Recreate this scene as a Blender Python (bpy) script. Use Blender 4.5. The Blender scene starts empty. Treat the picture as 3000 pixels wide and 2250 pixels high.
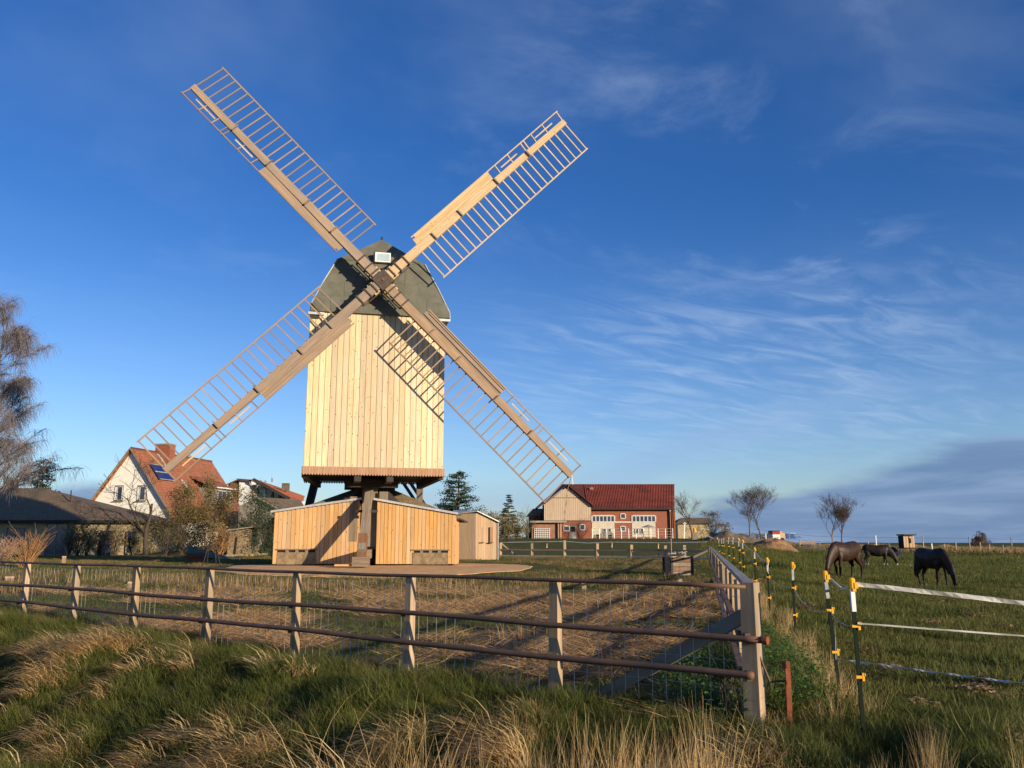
import bpy, math, random
import numpy as np
from mathutils import Vector, Matrix, noise
R = math.radians
PI = math.pi
sc = bpy.context.scene
COL = sc.collection

# ------------------------------------------------------------------ camera, sky, sun, exposure
PITCH = math.atan((1590-1125)/2494.)
FPX = 2494.
EYE = 1.65
cam_d = bpy.data.cameras.new('camera')
cam_d.sensor_width = 36
cam_d.sensor_fit = 'HORIZONTAL'
cam_d.lens = 36*FPX/3000
cam_d.clip_start = .05
cam_d.clip_end = 9000
cam = bpy.data.objects.new('camera', cam_d)
cam.location = (0, 0, EYE)
cam.rotation_euler = (PI/2+PITCH, 0, 0)
COL.objects.link(cam)
sc.camera = cam

SUN_EL = R(10.5)
sun_h = Vector((.732, -.681, 0)).normalized()
SUN_TO = (sun_h*math.cos(SUN_EL)+Vector((0, 0, math.sin(SUN_EL)))).normalized()

world = bpy.data.worlds.new('World')
sc.world = world
world.use_nodes = True
wn, wl = world.node_tree.nodes, world.node_tree.links
wn.clear()
def N(nodes, t, **k):
    n = nodes.new(t)
    for a, b in k.items():
        setattr(n, a, b)
    return n
def M(nodes, links, op, a, b=None, c=None, clamp=False):
    n = nodes.new('ShaderNodeMath'); n.operation = op; n.use_clamp = clamp
    for i, x in enumerate((a, b, c)):
        if x is None: continue
        if isinstance(x, (int, float)): n.inputs[i].default_value = x
        else: links.new(x, n.inputs[i])
    return n.outputs[0]
def wm(op, a, b=None, c=None, clamp=False): return M(wn, wl, op, a, b, c, clamp)
sky = N(wn, 'ShaderNodeTexSky', sky_type='NISHITA')
sky.sun_disc = False
sky.sun_elevation = SUN_EL
sky.sun_rotation = math.atan2(sun_h.x, sun_h.y)
sky.altitude = 200
sky.air_density = 1.0
sky.dust_density = .6
sky.ozone_density = 2.2
tc = N(wn, 'ShaderNodeTexCoord')
sep = N(wn, 'ShaderNodeSeparateXYZ'); wl.new(tc.outputs['Generated'], sep.inputs[0])
X, Y_, Z = sep.outputs
az = wm('MULTIPLY', wm('ARCTAN2', X, Y_), 57.2958)
el = wm('MULTIPLY', wm('ARCSINE', Z), 57.2958)
den = wm('ADD', wm('MAXIMUM', Z, 0.0), .10)
px_ = wm('DIVIDE', X, den); py_ = wm('DIVIDE', Y_, den)
def cxyz(x, y, z=0.):
    c = N(wn, 'ShaderNodeCombineXYZ')
    for i, q in enumerate((x, y, z)):
        if isinstance(q, (int, float)): c.inputs[i].default_value = q
        else: wl.new(q, c.inputs[i])
    return c.outputs[0]
def wnoise(vec, scale, detail=6, rough=.55, dist=0.):
    n = N(wn, 'ShaderNodeTexNoise'); wl.new(vec, n.inputs['Vector'])
    n.inputs['Scale'].default_value = scale; n.inputs['Detail'].default_value = detail
    n.inputs['Roughness'].default_value = rough; n.inputs['Distortion'].default_value = dist
    return n.outputs['Fac']
def wramp(x, a, b): # smooth 0..1 from a to b
    n = N(wn, 'ShaderNodeMapRange', interpolation_type='SMOOTHSTEP')
    wl.new(x, n.inputs[0]); n.inputs[1].default_value = a; n.inputs[2].default_value = b
    return n.outputs[0]
# cirrus: stretched streaks on a high plane
ang = R(28)
ux = wm('ADD', wm('MULTIPLY', px_, math.cos(ang)), wm('MULTIPLY', py_, math.sin(ang)))
vy = wm('SUBTRACT', wm('MULTIPLY', py_, math.cos(ang)), wm('MULTIPLY', px_, math.sin(ang)))
fine = wnoise(cxyz(wm('MULTIPLY', ux, 1.0), wm('MULTIPLY', vy, 1.25)), 2.0, 9, .62, .5)
broad = wnoise(cxyz(wm('MULTIPLY', ux, .5), vy), .7, 3, .5)
rightw = wm('ADD', wm('MULTIPLY', wramp(az, -10, 14), .75), .25)
cir = wm('MULTIPLY', wramp(fine, .48, .80), wramp(broad, .38, .66))
veil = wm('MULTIPLY', wramp(wnoise(cxyz(ux, vy), .9, 5, .6, .3), .42, .75), .14)
veil = wm('MULTIPLY', veil, wramp(el, 6, 40))
fade = wramp(el, 1.5, 9)
cirr = wm('MULTIPLY', wm('MULTIPLY', cir, rightw), wm('MULTIPLY', fade, .50))
ripple = wnoise(cxyz(wm('MULTIPLY', ux, 1.1), wm('MULTIPLY', vy, 3.0)), 2.4, 6, .58, .7)
patch = wm('MULTIPLY', wramp(az, -8, 8), wm('SUBTRACT', 1., wramp(az, 22, 38)))
patch = wm('MULTIPLY', patch, wm('MULTIPLY', wramp(el, 3.5, 8), wm('SUBTRACT', 1., wramp(el, 13, 20))))
rip = wm('MULTIPLY', wm('MULTIPLY', wramp(ripple, .38, .80), patch), .38)
cmask = wm('MAXIMUM', cirr, rip)
cmask = wm('ADD', cmask, veil, clamp=True)
# slate-blue cloud bank low over the horizon
bn = wnoise(cxyz(wm('MULTIPLY', az, .05), wm('MULTIPLY', el, .16)), 1.6, 7, .55, .3)
edge_r = wm('MULTIPLY', wramp(az, 2, 34), 5.0)
hump = wm('MULTIPLY', wm('SUBTRACT', 1., wramp(wm('ABSOLUTE', wm('ADD', az, 27)), 0, 7)), 2.6)
edge = wm('ADD', wm('ADD', edge_r, hump), wm('MULTIPLY', wm('SUBTRACT', bn, .5), 4.6))
edge = wm('ADD', edge, .5)
bank = wm('SUBTRACT', 1., wramp(wm('SUBTRACT', el, edge), -.3, .9))
bank = wm('MULTIPLY', bank, .93)
# long grey streak rising to the right over the barn
line = wm('SUBTRACT', el, wm('ADD', wm('MULTIPLY', wramp(az, -2, 26), 6.5), 2.6))
line = wm('ADD', line, wm('MULTIPLY', wm('SUBTRACT', bn, .5), 3.4))
streak = wm('SUBTRACT', 1., wramp(wm('ABSOLUTE', line), 0., 2.0))
streak = wm('MULTIPLY', wm('MULTIPLY', streak, .45), wm('MULTIPLY', wramp(az, -14, -4), wm('SUBTRACT', 1., wramp(az, 14, 34))))
def wmix(fac, a, b):
    n = N(wn, 'ShaderNodeMix', data_type='RGBA')
    wl.new(fac, n.inputs[0])
    for i, q in ((6, a), (7, b)):
        if isinstance(q, tuple): n.inputs[i].default_value = (*q, 1)
        else: wl.new(q, n.inputs[i])
    return n.outputs[2]
SKYK = .114
tint = N(wn, 'ShaderNodeMix', data_type='RGBA', blend_type='MULTIPLY')
tint.inputs[0].default_value = 1
wl.new(sky.outputs[0], tint.inputs[6]); wl.new(wmix(wramp(el, 0, 24), (.86, .99, 1.32), (.26, .59, 1.10)), tint.inputs[7])
c = wmix(cmask, tint.outputs[2], (3.9, 4.8, 6.2))
c = wmix(streak, c, (2.1, 3.2, 5.1))
btex = wnoise(cxyz(wm('MULTIPLY', az, .03), wm('MULTIPLY', el, .25)), 3.0, 6, .6, .4)
c = wmix(bank, c, wmix(wramp(btex, .35, .7), (1.05, 1.75, 3.1), (1.75, 2.55, 4.0)))
bg = N(wn, 'ShaderNodeBackground'); wl.new(c, bg.inputs[0]); bg.inputs[1].default_value = SKYK
wo = N(wn, 'ShaderNodeOutputWorld'); wl.new(bg.outputs[0], wo.inputs[0])

sd = bpy.data.lights.new('sun', 'SUN')
sd.energy = 5.0
sd.angle = R(.55)
sd.color = (1.0, .83, .58)
sun = bpy.data.objects.new('sun', sd)
sun.rotation_euler = (-SUN_TO).to_track_quat('-Z', 'Y').to_euler()
COL.objects.link(sun)
sc.view_settings.view_transform = 'Standard'
sc.view_settings.look = 'None'
sc.view_settings.gamma = 1
sc.view_settings.use_curve_mapping = False
sc.view_settings.exposure = .38

# ------------------------------------------------------------------ helpers
def U(px, py, Y):
    """world point at forward distance Y that lies at photo position (px, py)"""
    dx = (px-1500)/FPX; dy = (1125-py)/FPX
    cp, sp = math.cos(PITCH), math.sin(PITCH)
    k = Y/(cp-dy*sp)
    return Vector((dx*k, Y, EYE+(sp+dy*cp)*k))
def sstep(a, b, x):
    t = min(1, max(0, (x-a)/(b-a))); return t*t*(3-2*t)
def side_x(y): return 2.17+.215*(y-8.2)
def G0(x, y):
    s = .627*x+.779*y
    u = -.779*x+.627*y
    wleft = 1-sstep(side_x(y)+.2, side_x(y)+5+.1*max(y, 0), x)
    z = .7*sstep(10, 34, y)*wleft
    z += wleft*1.5*sstep(62, 106, y)*(1-sstep(140, 230, y))*sstep(-60, -20, x)
    z += (1-wleft)*1.2*sstep(62, 125, y)+wleft*.5*sstep(140, 230, y)
    wob = .25*math.sin(u*.45)+.12*math.sin(u*1.3+1)
    z -= .95*math.exp(-((s-4.7-wob)/1.3)**2)
    return z
def nz(x, y, z=0): return noise.noise(Vector((x, y, z)))
def ridge(x, y):
    s = .627*x+.779*y; u = -.779*x+.627*y
    return nz(u*1.05+.35*nz(x, y, 2), s*.38, 3)+.4*nz(u*2.3, s*.9, 6)
def G(x, y):
    z = G0(x, y)
    s = .627*x+.779*y
    k = math.exp(-((s-5.6)/1.9)**2)
    z += .02*nz(x*1.3, y*1.3)+.02*nz(x*.35, y*.35)
    z += k*(.42*ridge(x, y)+.05*nz(x*3.4, y*3.4, 5))
    if s > 8 and y < 28 and x < side_x(y): z += .05*nz(x*1.7, y*1.7, 8)*sstep(8, 9, s)
    return z

WLOC = {}
def link(o, parent=None):
    COL.objects.link(o)
    if parent is not None: o.parent = parent
def wloc(o):
    p = Vector((0, 0, 0))
    while o is not None:
        p += o.location; o = o.parent
    return p
def tag(o, label=None, cat=None, group=None, kind=None):
    if label: o['label'] = label
    if cat: o['category'] = cat
    if group: o['group'] = group
    if kind: o['kind'] = kind
    return o
def thing(name, label, cat, loc=(0, 0, 0), group=None):
    o = bpy.data.objects.new(name, None); o.empty_display_size = .2
    o.location = loc; link(o); tag(o, label, cat, group)
    return o
class MB:
    def __init__(s): s.v = []; s.f = []
    def poly(s, pts):
        b = len(s.v); s.v += [tuple(p) for p in pts]; s.f.append(tuple(range(b, b+len(pts))))
    def prism(s, pts, d):
        """closed prism: polygon pts swept by the vector d"""
        d = Vector(d); b = len(s.v); n = len(pts)
        s.v += [tuple(p) for p in pts]+[tuple(Vector(p)+d) for p in pts]
        s.f.append(tuple(range(b, b+n))[::-1]); s.f.append(tuple(range(b+n, b+2*n)))
        for i in range(n):
            j = (i+1) % n
            s.f.append((b+i, b+j, b+n+j, b+n+i))
    def box(s, c, size, mx=None):
        c = Vector(c); hx, hy, hz = [q/2 for q in size]
        P = [Vector((x, y, z)) for z in (-hz, hz) for x, y in ((-hx, -hy), (hx, -hy), (hx, hy), (-hx, hy))]
        if mx is not None: P = [mx @ p for p in P]
        b = len(s.v); s.v += [tuple(c+p) for p in P]
        for f in ((3, 2, 1, 0), (4, 5, 6, 7), (0, 1, 5, 4), (1, 2, 6, 5), (2, 3, 7, 6), (3, 0, 4, 7)):
            s.f.append(tuple(b+i for i in f))
    def beam(s, a, b_, w, d=None, w2=None, d2=None, up=(0, 0, 1)):
        a = Vector(a); b_ = Vector(b_); d = w if d is None else d
        w2 = w if w2 is None else w2; d2 = d if d2 is None else d2
        t = (b_-a).normalized(); up = Vector(up)
        if abs(t.dot(up)) > .98: up = Vector((0, 1, 0))
        x = t.cross(up).normalized(); y = x.cross(t)
        b = len(s.v)
        for p, ww, dd in ((a, w, d), (b_, w2, d2)):
            for i, j in ((-1, -1), (1, -1), (1, 1), (-1, 1)):
                s.v.append(tuple(p+x*i*ww/2+y*j*dd/2))
        for f in ((3, 2, 1, 0), (4, 5, 6, 7), (0, 1, 5, 4), (1, 2, 6, 5), (2, 3, 7, 6), (3, 0, 4, 7)):
            s.f.append(tuple(b+i for i in f))
    def tube(s, pts, rad, n=6, cap=True):
        pts = [Vector(p) for p in pts]
        if not isinstance(rad, (list, tuple)): rad = [rad]*len(pts)
        t0 = (pts[-1]-pts[0]).normalized()
        ref = Vector((0, 0, 1)) if abs(t0.z) < .9 else Vector((0, 1, 0))
        b = len(s.v)
        for i, p in enumerate(pts):
            t = (pts[min(i+1, len(pts)-1)]-pts[max(i-1, 0)]).normalized()
            x = t.cross(ref)
            x = x.normalized() if x.length > 1e-4 else Vector((1, 0, 0))
            y = x.cross(t)
            for k in range(n):
                a = 2*PI*k/n
                s.v.append(tuple(p+(x*math.cos(a)+y*math.sin(a))*rad[i]))
        for i in range(len(pts)-1):
            for k in range(n):
                k2 = (k+1) % n
                s.f.append((b+i*n+k, b+i*n+k2, b+(i+1)*n+k2, b+(i+1)*n+k))
        if cap:
            s.f.append(tuple(b+k for k in range(n))[::-1])
            e = b+(len(pts)-1)*n
            s.f.append(tuple(e+k for k in range(n)))
    def ell(s, pts, rx, rz, n=12):
        """loft with elliptical sections; rx sideways, rz in the bending plane"""
        pts = [Vector(p) for p in pts]; b = len(s.v)
        side = Vector((0, 1, 0))
        for i, p in enumerate(pts):
            t = (pts[min(i+1, len(pts)-1)]-pts[max(i-1, 0)]).normalized()
            u = side.cross(t).normalized()
            for k in range(n):
                a = 2*PI*k/n
                s.v.append(tuple(p+side*math.cos(a)*rx[i]+u*math.sin(a)*rz[i]))
        for i in range(len(pts)-1):
            for k in range(n):
                k2 = (k+1) % n
                s.f.append((b+i*n+k, b+i*n+k2, b+(i+1)*n+k2, b+(i+1)*n+k))
        s.f.append(tuple(b+k for k in range(n))[::-1]); e = b+(len(pts)-1)*n
        s.f.append(tuple(e+k for k in range(n)))
    def build(s, name, mat, parent=None, loc=None, smooth=False, local=False):
        me = bpy.data.meshes.new(name)
        if parent is not None: org = wloc(parent)
        else: org = Vector(loc) if loc is not None else Vector((0, 0, 0))
        v = s.v if local else [(a-org.x, b-org.y, c-org.z) for a, b, c in s.v]
        me.from_pydata(v, [], s.f); me.update()
        if smooth: me.polygons.foreach_set('use_smooth', [True]*len(me.polygons))
        if mat: me.materials.append(mat)
        o = bpy.data.objects.new(name, me)
        if parent is None and loc is not None: o.location = loc
        link(o, parent)
        return o
MESHCACHE = {}
def stick(name, a, b, w, d, mat, parent, up=(0, 0, 1), w2=None, d2=None):
    """a beam as its own object with its local z along the grain"""
    a = Vector(a); b = Vector(b); L = (b-a).length
    key = (round(L, 3), w, d, w2, d2, mat.name)
    me = MESHCACHE.get(key)
    if me is None:
        m = MB(); W2 = w if w2 is None else w2; D2 = d if d2 is None else d2
        bb = []
        for z, ww, dd in ((0, w, d), (L, W2, D2)):
            for i, j in ((-1, -1), (1, -1), (1, 1), (-1, 1)):
                bb.append((i*ww/2, j*dd/2, z))
        me = bpy.data.meshes.new(name)
        me.from_pydata(bb, [], [(3, 2, 1, 0), (4, 5, 6, 7), (0, 1, 5, 4), (1, 2, 6, 5), (2, 3, 7, 6), (3, 0, 4, 7)])
        me.update(); me.materials.append(mat); MESHCACHE[key] = me
    o = bpy.data.objects.new(name, me)
    t = (b-a).normalized(); up = Vector(up)
    if abs(t.dot(up)) > .98: up = Vector((0, 1, 0))
    x = t.cross(up).normalized(); y = t.cross(x)
    if x.cross(y).dot(t) < 0: y = -y
    rot = Matrix((x, y, t)).transposed().to_quaternion()
    o.rotation_mode = 'QUATERNION'; o.rotation_quaternion = rot
    o.location = a-(wloc(parent) if parent is not None else Vector((0, 0, 0)))
    link(o, parent)
    return o
def copy_thing(o, parent=None):
    c = o.copy(); COL.objects.link(c)
    if parent is not None: c.parent = parent
    for ch in o.children: copy_thing(ch, c)
    return c

# ------------------------------------------------------------------ materials
MATS = {}
def newmat(name):
    m = bpy.data.materials.new(name); m.use_nodes = True
    nt = m.node_tree; nt.nodes.clear()
    out = nt.nodes.new('ShaderNodeOutputMaterial')
    p = nt.nodes.new('ShaderNodeBsdfPrincipled')
    nt.links.new(p.outputs[0], out.inputs[0])
    MATS[name] = m
    return m, nt.nodes, nt.links, p
def mixc(n, l, fac, a, b, bt='MIX'):
    x = n.new('ShaderNodeMix'); x.data_type = 'RGBA'; x.blend_type = bt
    if isinstance(fac, (int, float)): x.inputs[0].default_value = fac
    else: l.new(fac, x.inputs[0])
    for i, q in ((6, a), (7, b)):
        if isinstance(q, tuple): x.inputs[i].default_value = (*q[:3], 1)
        else: l.new(q, x.inputs[i])
    return x.outputs[2]
def rng(n, l, x, a, b, c=0., d=1., smooth=True):
    m = n.new('ShaderNodeMapRange'); m.interpolation_type = 'SMOOTHSTEP' if smooth else 'LINEAR'
    l.new(x, m.inputs[0])
    for i, q in enumerate((a, b, c, d)): m.inputs[i+1].default_value = q
    return m.outputs[0]
def noi(n, l, vec, scale, detail=4, rough=.55, dist=0):
    t = n.new('ShaderNodeTexNoise'); l.new(vec, t.inputs['Vector'])
    t.inputs['Scale'].default_value = scale; t.inputs['Detail'].default_value = detail
    t.inputs['Roughness'].default_value = rough; t.inputs['Distortion'].default_value = dist
    return t.outputs['Fac']
def scaled(n, l, vec, s):
    m = n.new('ShaderNodeVectorMath'); m.operation = 'MULTIPLY'
    l.new(vec, m.inputs[0]); m.inputs[1].default_value = s
    return m.outputs[0]
def objvec(n, l):
    tcn = n.new('ShaderNodeTexCoord'); oi = n.new('ShaderNodeObjectInfo')
    k = n.new('ShaderNodeVectorMath'); k.operation = 'MULTIPLY_ADD'
    cx = n.new('ShaderNodeCombineXYZ')
    for i in range(3): l.new(oi.outputs['Random'], cx.inputs[i])
    l.new(cx.outputs[0], k.inputs[0]); k.inputs[1].default_value = (37., 53., 71.)
    l.new(tcn.outputs['Object'], k.inputs[2])
    return k.outputs[0], oi.outputs['Random']
def bump(n, l, p, h, strength=.3, dist=.01):
    b = n.new('ShaderNodeBump'); b.inputs['Strength'].default_value = strength
    b.inputs['Distance'].default_value = dist
    l.new(h, b.inputs['Height']); l.new(b.outputs[0], p.inputs['Normal'])
def wood(name, c1, c2, rough=.75, knots=0., var=.25, grain=18, weather=None, kscale=4.6):
    m, n, l, p = newmat(name)
    v, rnd = objvec(n, l)
    g = noi(n, l, scaled(n, l, v, (grain, grain, 1.1)), 1., 6, .6, .6)
    b = noi(n, l, scaled(n, l, v, (3, 3, .7)), 1., 3)
    col = mixc(n, l, rng(n, l, g, .3, .7), c1, c2)
    dk = tuple(q*.62 for q in c1)
    col = mixc(n, l, rng(n, l, b, .5, .8, 0, .5), col, dk)
    if weather:
        w = noi(n, l, scaled(n, l, v, (2, 2, .5)), 1., 5, .65)
        col = mixc(n, l, rng(n, l, w, .42, .68, 0, .85), col, weather)
    if knots:
        vo = n.new('ShaderNodeTexVoronoi'); l.new(scaled(n, l, v, (1., 1., .62)), vo.inputs['Vector'])
        vo.inputs['Scale'].default_value = kscale
        k = rng(n, l, vo.outputs['Distance'], .06, .15, knots, 0.)
        col = mixc(n, l, k, col, (.16, .062, .022))
    h = n.new('ShaderNodeHueSaturation'); l.new(col, h.inputs['Color'])
    l.new(rng(n, l, rnd, 0, 1, 1-var, 1+var*.5, False), h.inputs['Value'])
    fr = n.new('ShaderNodeMath'); fr.operation = 'FRACT'
    ml = n.new('ShaderNodeMath'); ml.operation = 'MULTIPLY'; l.new(rnd, ml.inputs[0]); ml.inputs[1].default_value = 7.31
    l.new(ml.outputs[0], fr.inputs[0])
    l.new(rng(n, l, fr.outputs[0], 0, 1, .86, 1.12, False), h.inputs['Saturation'])
    l.new(h.outputs[0], p.inputs['Base Color'])
    p.inputs['Roughness'].default_value = rough
    bump(n, l, p, g, .35, .004)
    return m
def plain(name, c1, c2=None, rough=.8, scale=4., metal=0., spec=.3, bmp=.2, bd=.01, stretch=(1, 1, 1), detail=5):
    m, n, l, p = newmat(name)
    v, rnd = objvec(n, l)
    c2 = c2 or tuple(q*.75 for q in c1)
    g = noi(n, l, scaled(n, l, v, stretch), scale, detail, .6)
    l.new(mixc(n, l, rng(n, l, g, .3, .7), c1, c2), p.inputs['Base Color'])
    p.inputs['Roughness'].default_value = rough; p.inputs['Metallic'].default_value = metal
    p.inputs['Specular IOR Level'].default_value = spec
    if bmp: bump(n, l, p, g, bmp, bd)
    return m
PLANK = wood('pine plank', (.72, .60, .40), (.66, .48, .28), knots=1., var=.24, kscale=6.5)
SHED = wood('larch plank', (.68, .42, .19), (.58, .32, .13), knots=.8, var=.16, kscale=6.)
SKIRT = wood('weathered skirt board', (.52, .33, .22), (.38, .22, .14), var=.2)
SAILW = wood('sail timber', (.38, .26, .17), (.27, .18, .115), var=.28, weather=(.24, .185, .14))
SAILN = wood('pale sail timber', (.62, .46, .27), (.50, .34, .18), var=.15, knots=.5)
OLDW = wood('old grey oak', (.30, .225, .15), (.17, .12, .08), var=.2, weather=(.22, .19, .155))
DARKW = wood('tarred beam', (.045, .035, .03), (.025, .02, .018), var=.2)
BOOT = wood('rusty brown boarding', (.25, .115, .05), (.14, .06, .03), var=.2)
POST = wood('fence post wood', (.52, .36, .20), (.33, .21, .115), var=.22, weather=(.22, .16, .10))
GREYW = wood('silvered board', (.36, .31, .25), (.22, .185, .15), var=.15)
BARNW = wood('barn larch boards', (.68, .53, .39), (.58, .43, .31), var=.15)
PALEW = wood('pale shed boards', (.62, .44, .28), (.52, .34, .2), var=.12)
INNER = plain('dark core', (.03, .022, .016), rough=.95)
FELT = plain('green roofing felt', (.155, .152, .122), (.108, .108, .086), .85, 2.2, bmp=.5, bd=.006, detail=9)
ZINC = plain('zinc edging', (.62, .62, .60), (.45, .45, .44), .45, 6, metal=.3)
IRON = plain('cast iron', (.055, .05, .05), (.11, .075, .055), .6, 6, metal=.6)
PIPE = plain('rust brown pipe', (.21, .115, .075), (.12, .075, .055), .62, 3.5, metal=.15, stretch=(1, 1, 1))
RUST = plain('red rust', (.30, .085, .035), (.16, .05, .025), .8, 9)
WIRE = plain('galvanised wire', (.60, .58, .54), (.45, .43, .40), .6, 5, metal=.1, bmp=0)
WHITE = plain('white paint', (.78, .77, .74), (.68, .67, .64), .6, 5, bmp=.05)
TAPE = plain('white fence tape', (.72, .70, .64), (.45, .42, .38), .7, 3.5, bmp=.2)
YEL = plain('yellow plastic', (.80, .40, .02), (.72, .33, .015), .4, 4, bmp=0)
BLKP = plain('dark green post coating', (.006, .014, .009), (.010, .016, .011), .7, 5, bmp=.0, spec=.1)
SANDM = plain('sandy gravel', (.78, .46, .21), (.62, .36, .16), .95, 3, bmp=.6, bd=.02, detail=12)
STONE = plain('mossy stone', (.33, .24, .14), (.17, .125, .075), .95, 5, bmp=.7, bd=.02, detail=8)
GLASS = plain('window glass', (.03, .045, .075), (.05, .07, .11), .08, 1.2, spec=.8, bmp=0)
SOLAR = plain('solar glass', (.015, .03, .12), (.02, .04, .17), .18, 3, spec=.6, bmp=0)
SKYG = plain('skylight glass', (.45, .55, .60), (.35, .45, .5), .1, 1.5, spec=.9, bmp=0)
PLAST = plain('cream render', (.90, .86, .76), (.86, .81, .70), .9, 2, bmp=.15)
OCHRE = plain('dirty ochre render', (.46, .37, .22), (.30, .23, .14), .9, 2.5, bmp=.3)
FRAMEM = plain('window frame', (.62, .60, .55), rough=.6)
TARP = plain('green tarpaulin', (.10, .15, .10), (.07, .10, .07), .6, 3)
BLUEP = plain('blue tarpaulin', (.03, .09, .32), (.02, .06, .22), .5, 3)
REDP = plain('red paint', (.42, .05, .03), (.3, .04, .03), .5, 3, bmp=0)
BLKT = plain('black plastic sheet', (.012, .013, .016), (.025, .027, .03), .4, 2)
SOIL = plain('orange earth', (.36, .20, .095), (.20, .115, .06), .95, 2.2, bmp=.8, bd=.1, detail=9)
DARKSOIL = plain('dark rubble', (.085, .07, .05), (.19, .15, .11), .95, 2.2, bmp=.9, bd=.1, detail=9)
CONC = plain('grey slab', (.30, .27, .23), (.20, .18, .15), .9, 3)
PANELM = plain('dull cream render', (.60, .54, .43), (.50, .44, .34), .9, 3, bmp=.2)
SLEEVE = plain('galvanised sleeve', (.36, .37, .37), (.22, .23, .24), .5, 9, metal=.5)
CURT = plain('pale curtain', (.42, .38, .32), (.30, .27, .23), .9, 5)
def tiles(name, c1, c2, sx, sy, moss=None):
    m, n, l, p = newmat(name)
    uv = n.new('ShaderNodeUVMap')
    br = n.new('ShaderNodeTexBrick'); l.new(scaled(n, l, uv.outputs[0], (sx, sy, 1)), br.inputs['Vector'])
    br.inputs['Color1'].default_value = (*c1, 1); br.inputs['Color2'].default_value = (*c2, 1)
    br.inputs['Mortar'].default_value = (c2[0]*.35, c2[1]*.35, c2[2]*.35, 1)
    br.inputs['Mortar Size'].default_value = .035; br.inputs['Scale'].default_value = 1
    br.inputs['Brick Width'].default_value = 1; br.inputs['Row Height'].default_value = 1
    br.offset = .5
    tcn = n.new('ShaderNodeTexCoord')
    g = noi(n, l, tcn.outputs['Object'], .55, 7, .65)
    col = mixc(n, l, rng(n, l, g, .40, .66, 0, .75), br.outputs[0], moss or tuple(q*.6 for q in c2))
    l.new(col, p.inputs['Base Color']); p.inputs['Roughness'].default_value = .85
    bump(n, l, p, br.outputs['Fac'], .4, -.03)
    return m
REDTILE = tiles('red clay tile', (.40, .14, .065), (.27, .09, .048), 3.6, 3.0, (.22, .095, .05))
ORTILE = tiles('orange clay tile', (.62, .17, .06), (.52, .135, .048), 3.4, 3.0, (.50, .13, .05))
BARNTILE = tiles('barn tile', (.38, .080, .042), (.28, .06, .035), 3.3, 1., (.15, .038, .028))
BRNTILE = tiles('brown concrete tile', (.20, .135, .08), (.15, .10, .06), 3.2, 3.0, (.15, .115, .07))
TRTILE = tiles('trestle shingle', (.26, .19, .115), (.19, .14, .085), 5, 4, (.15, .115, .075))
BRICK = tiles('red brick', (.34, .105, .055), (.24, .075, .042), 4.0, 13.3, (.27, .11, .07))
WEATH = tiles('weathered brick', (.36, .15, .09), (.24, .11, .07), 4.0, 13.3, (.34, .22, .15))

# leaf / grass materials: attribute c = per-blade random
def grassmat(name, cols, mixin=.5, trans=.28):
    m, n, l, p = newmat(name)
    a = n.new('ShaderNodeAttribute'); a.attribute_name = 'c'
    oi = n.new('ShaderNodeObjectInfo')
    ad = n.new('ShaderNodeMath'); ad.operation = 'MULTIPLY_ADD'
    l.new(oi.outputs['Random'], ad.inputs[0]); ad.inputs[1].default_value = mixin
    sc_ = n.new('ShaderNodeMath'); sc_.operation = 'MULTIPLY'; l.new(a.outputs['Fac'], sc_.inputs[0]); sc_.inputs[1].default_value = 1-mixin
    l.new(sc_.outputs[0], ad.inputs[2])
    r = n.new('ShaderNodeValToRGB'); l.new(ad.outputs[0], r.inputs[0])
    e = r.color_ramp.elements
    for i, cc in enumerate(cols):
        pos = i/(len(cols)-1)
        el_ = e[i] if i < 2 else e.new(pos)
        el_.position = pos
    for i, cc in enumerate(cols):
        e[i].position = i/(len(cols)-1)
    for i, cc in enumerate(cols): e[i].color = (*cc, 1)
    l.new(r.outputs[0], p.inputs['Base Color'])
    p.inputs['Roughness'].default_value = .65; p.inputs['Specular IOR Level'].default_value = .25
    t = n.new('ShaderNodeBsdfTranslucent'); l.new(r.outputs[0], t.inputs[0])
    mx = n.new('ShaderNodeMixShader'); mx.inputs[0].default_value = trans
    l.new(p.outputs[0], mx.inputs[1]); l.new(t.outputs[0], mx.inputs[2])
    l.new(mx.outputs[0], n['Material Output'].inputs[0])
    return m
GREEN = grassmat('green grass blades', [(.035, .048, .010), (.070, .092, .018), (.125, .135, .032), (.080, .10, .02), (.22, .18, .065)])
FIELD = grassmat('pasture grass blades', [(.085, .095, .018), (.12, .125, .026), (.15, .145, .038), (.21, .175, .06)], .6)
DRY = grassmat('dry grass blades', [(.68, .47, .21), (.54, .35, .14), (.76, .56, .28), (.38, .23, .095), (.62, .45, .22)], .35, .42)
STRAW = grassmat('straw litter', [(.34, .19, .09), (.20, .11, .05), (.62, .42, .22), (.28, .155, .07), (.13, .075, .035)], .6)
LEAFY = grassmat('nettle leaves', [(.05, .10, .018), (.09, .17, .03), (.17, .24, .06)], .3)
WEED = grassmat('withered weeds', [(.25, .16, .07), (.17, .14, .05), (.34, .22, .11), (.12, .11, .035)], .5)
EVERG = grassmat('evergreen needles', [(.022, .045, .02), (.035, .06, .028), (.05, .075, .03)], .2, .1)
BUSHL = grassmat('brown hedge leaves', [(.13, .10, .035), (.20, .14, .055), (.10, .10, .03), (.26, .18, .08)], .2, .15)
BARK = plain('grey bark', (.16, .12, .085), (.09, .07, .05), .9, 8)
TWIG = plain('twig bark', (.115, .075, .055), (.075, .05, .038), .9, 8, bmp=0)
BIRCHT = plain('birch twigs', (.22, .18, .175), (.14, .115, .115), .9, 8, bmp=0)
BIRCHB = plain('birch bark', (.55, .50, .44), (.20, .16, .13), .8, 3, stretch=(1, 1, 3))
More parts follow.
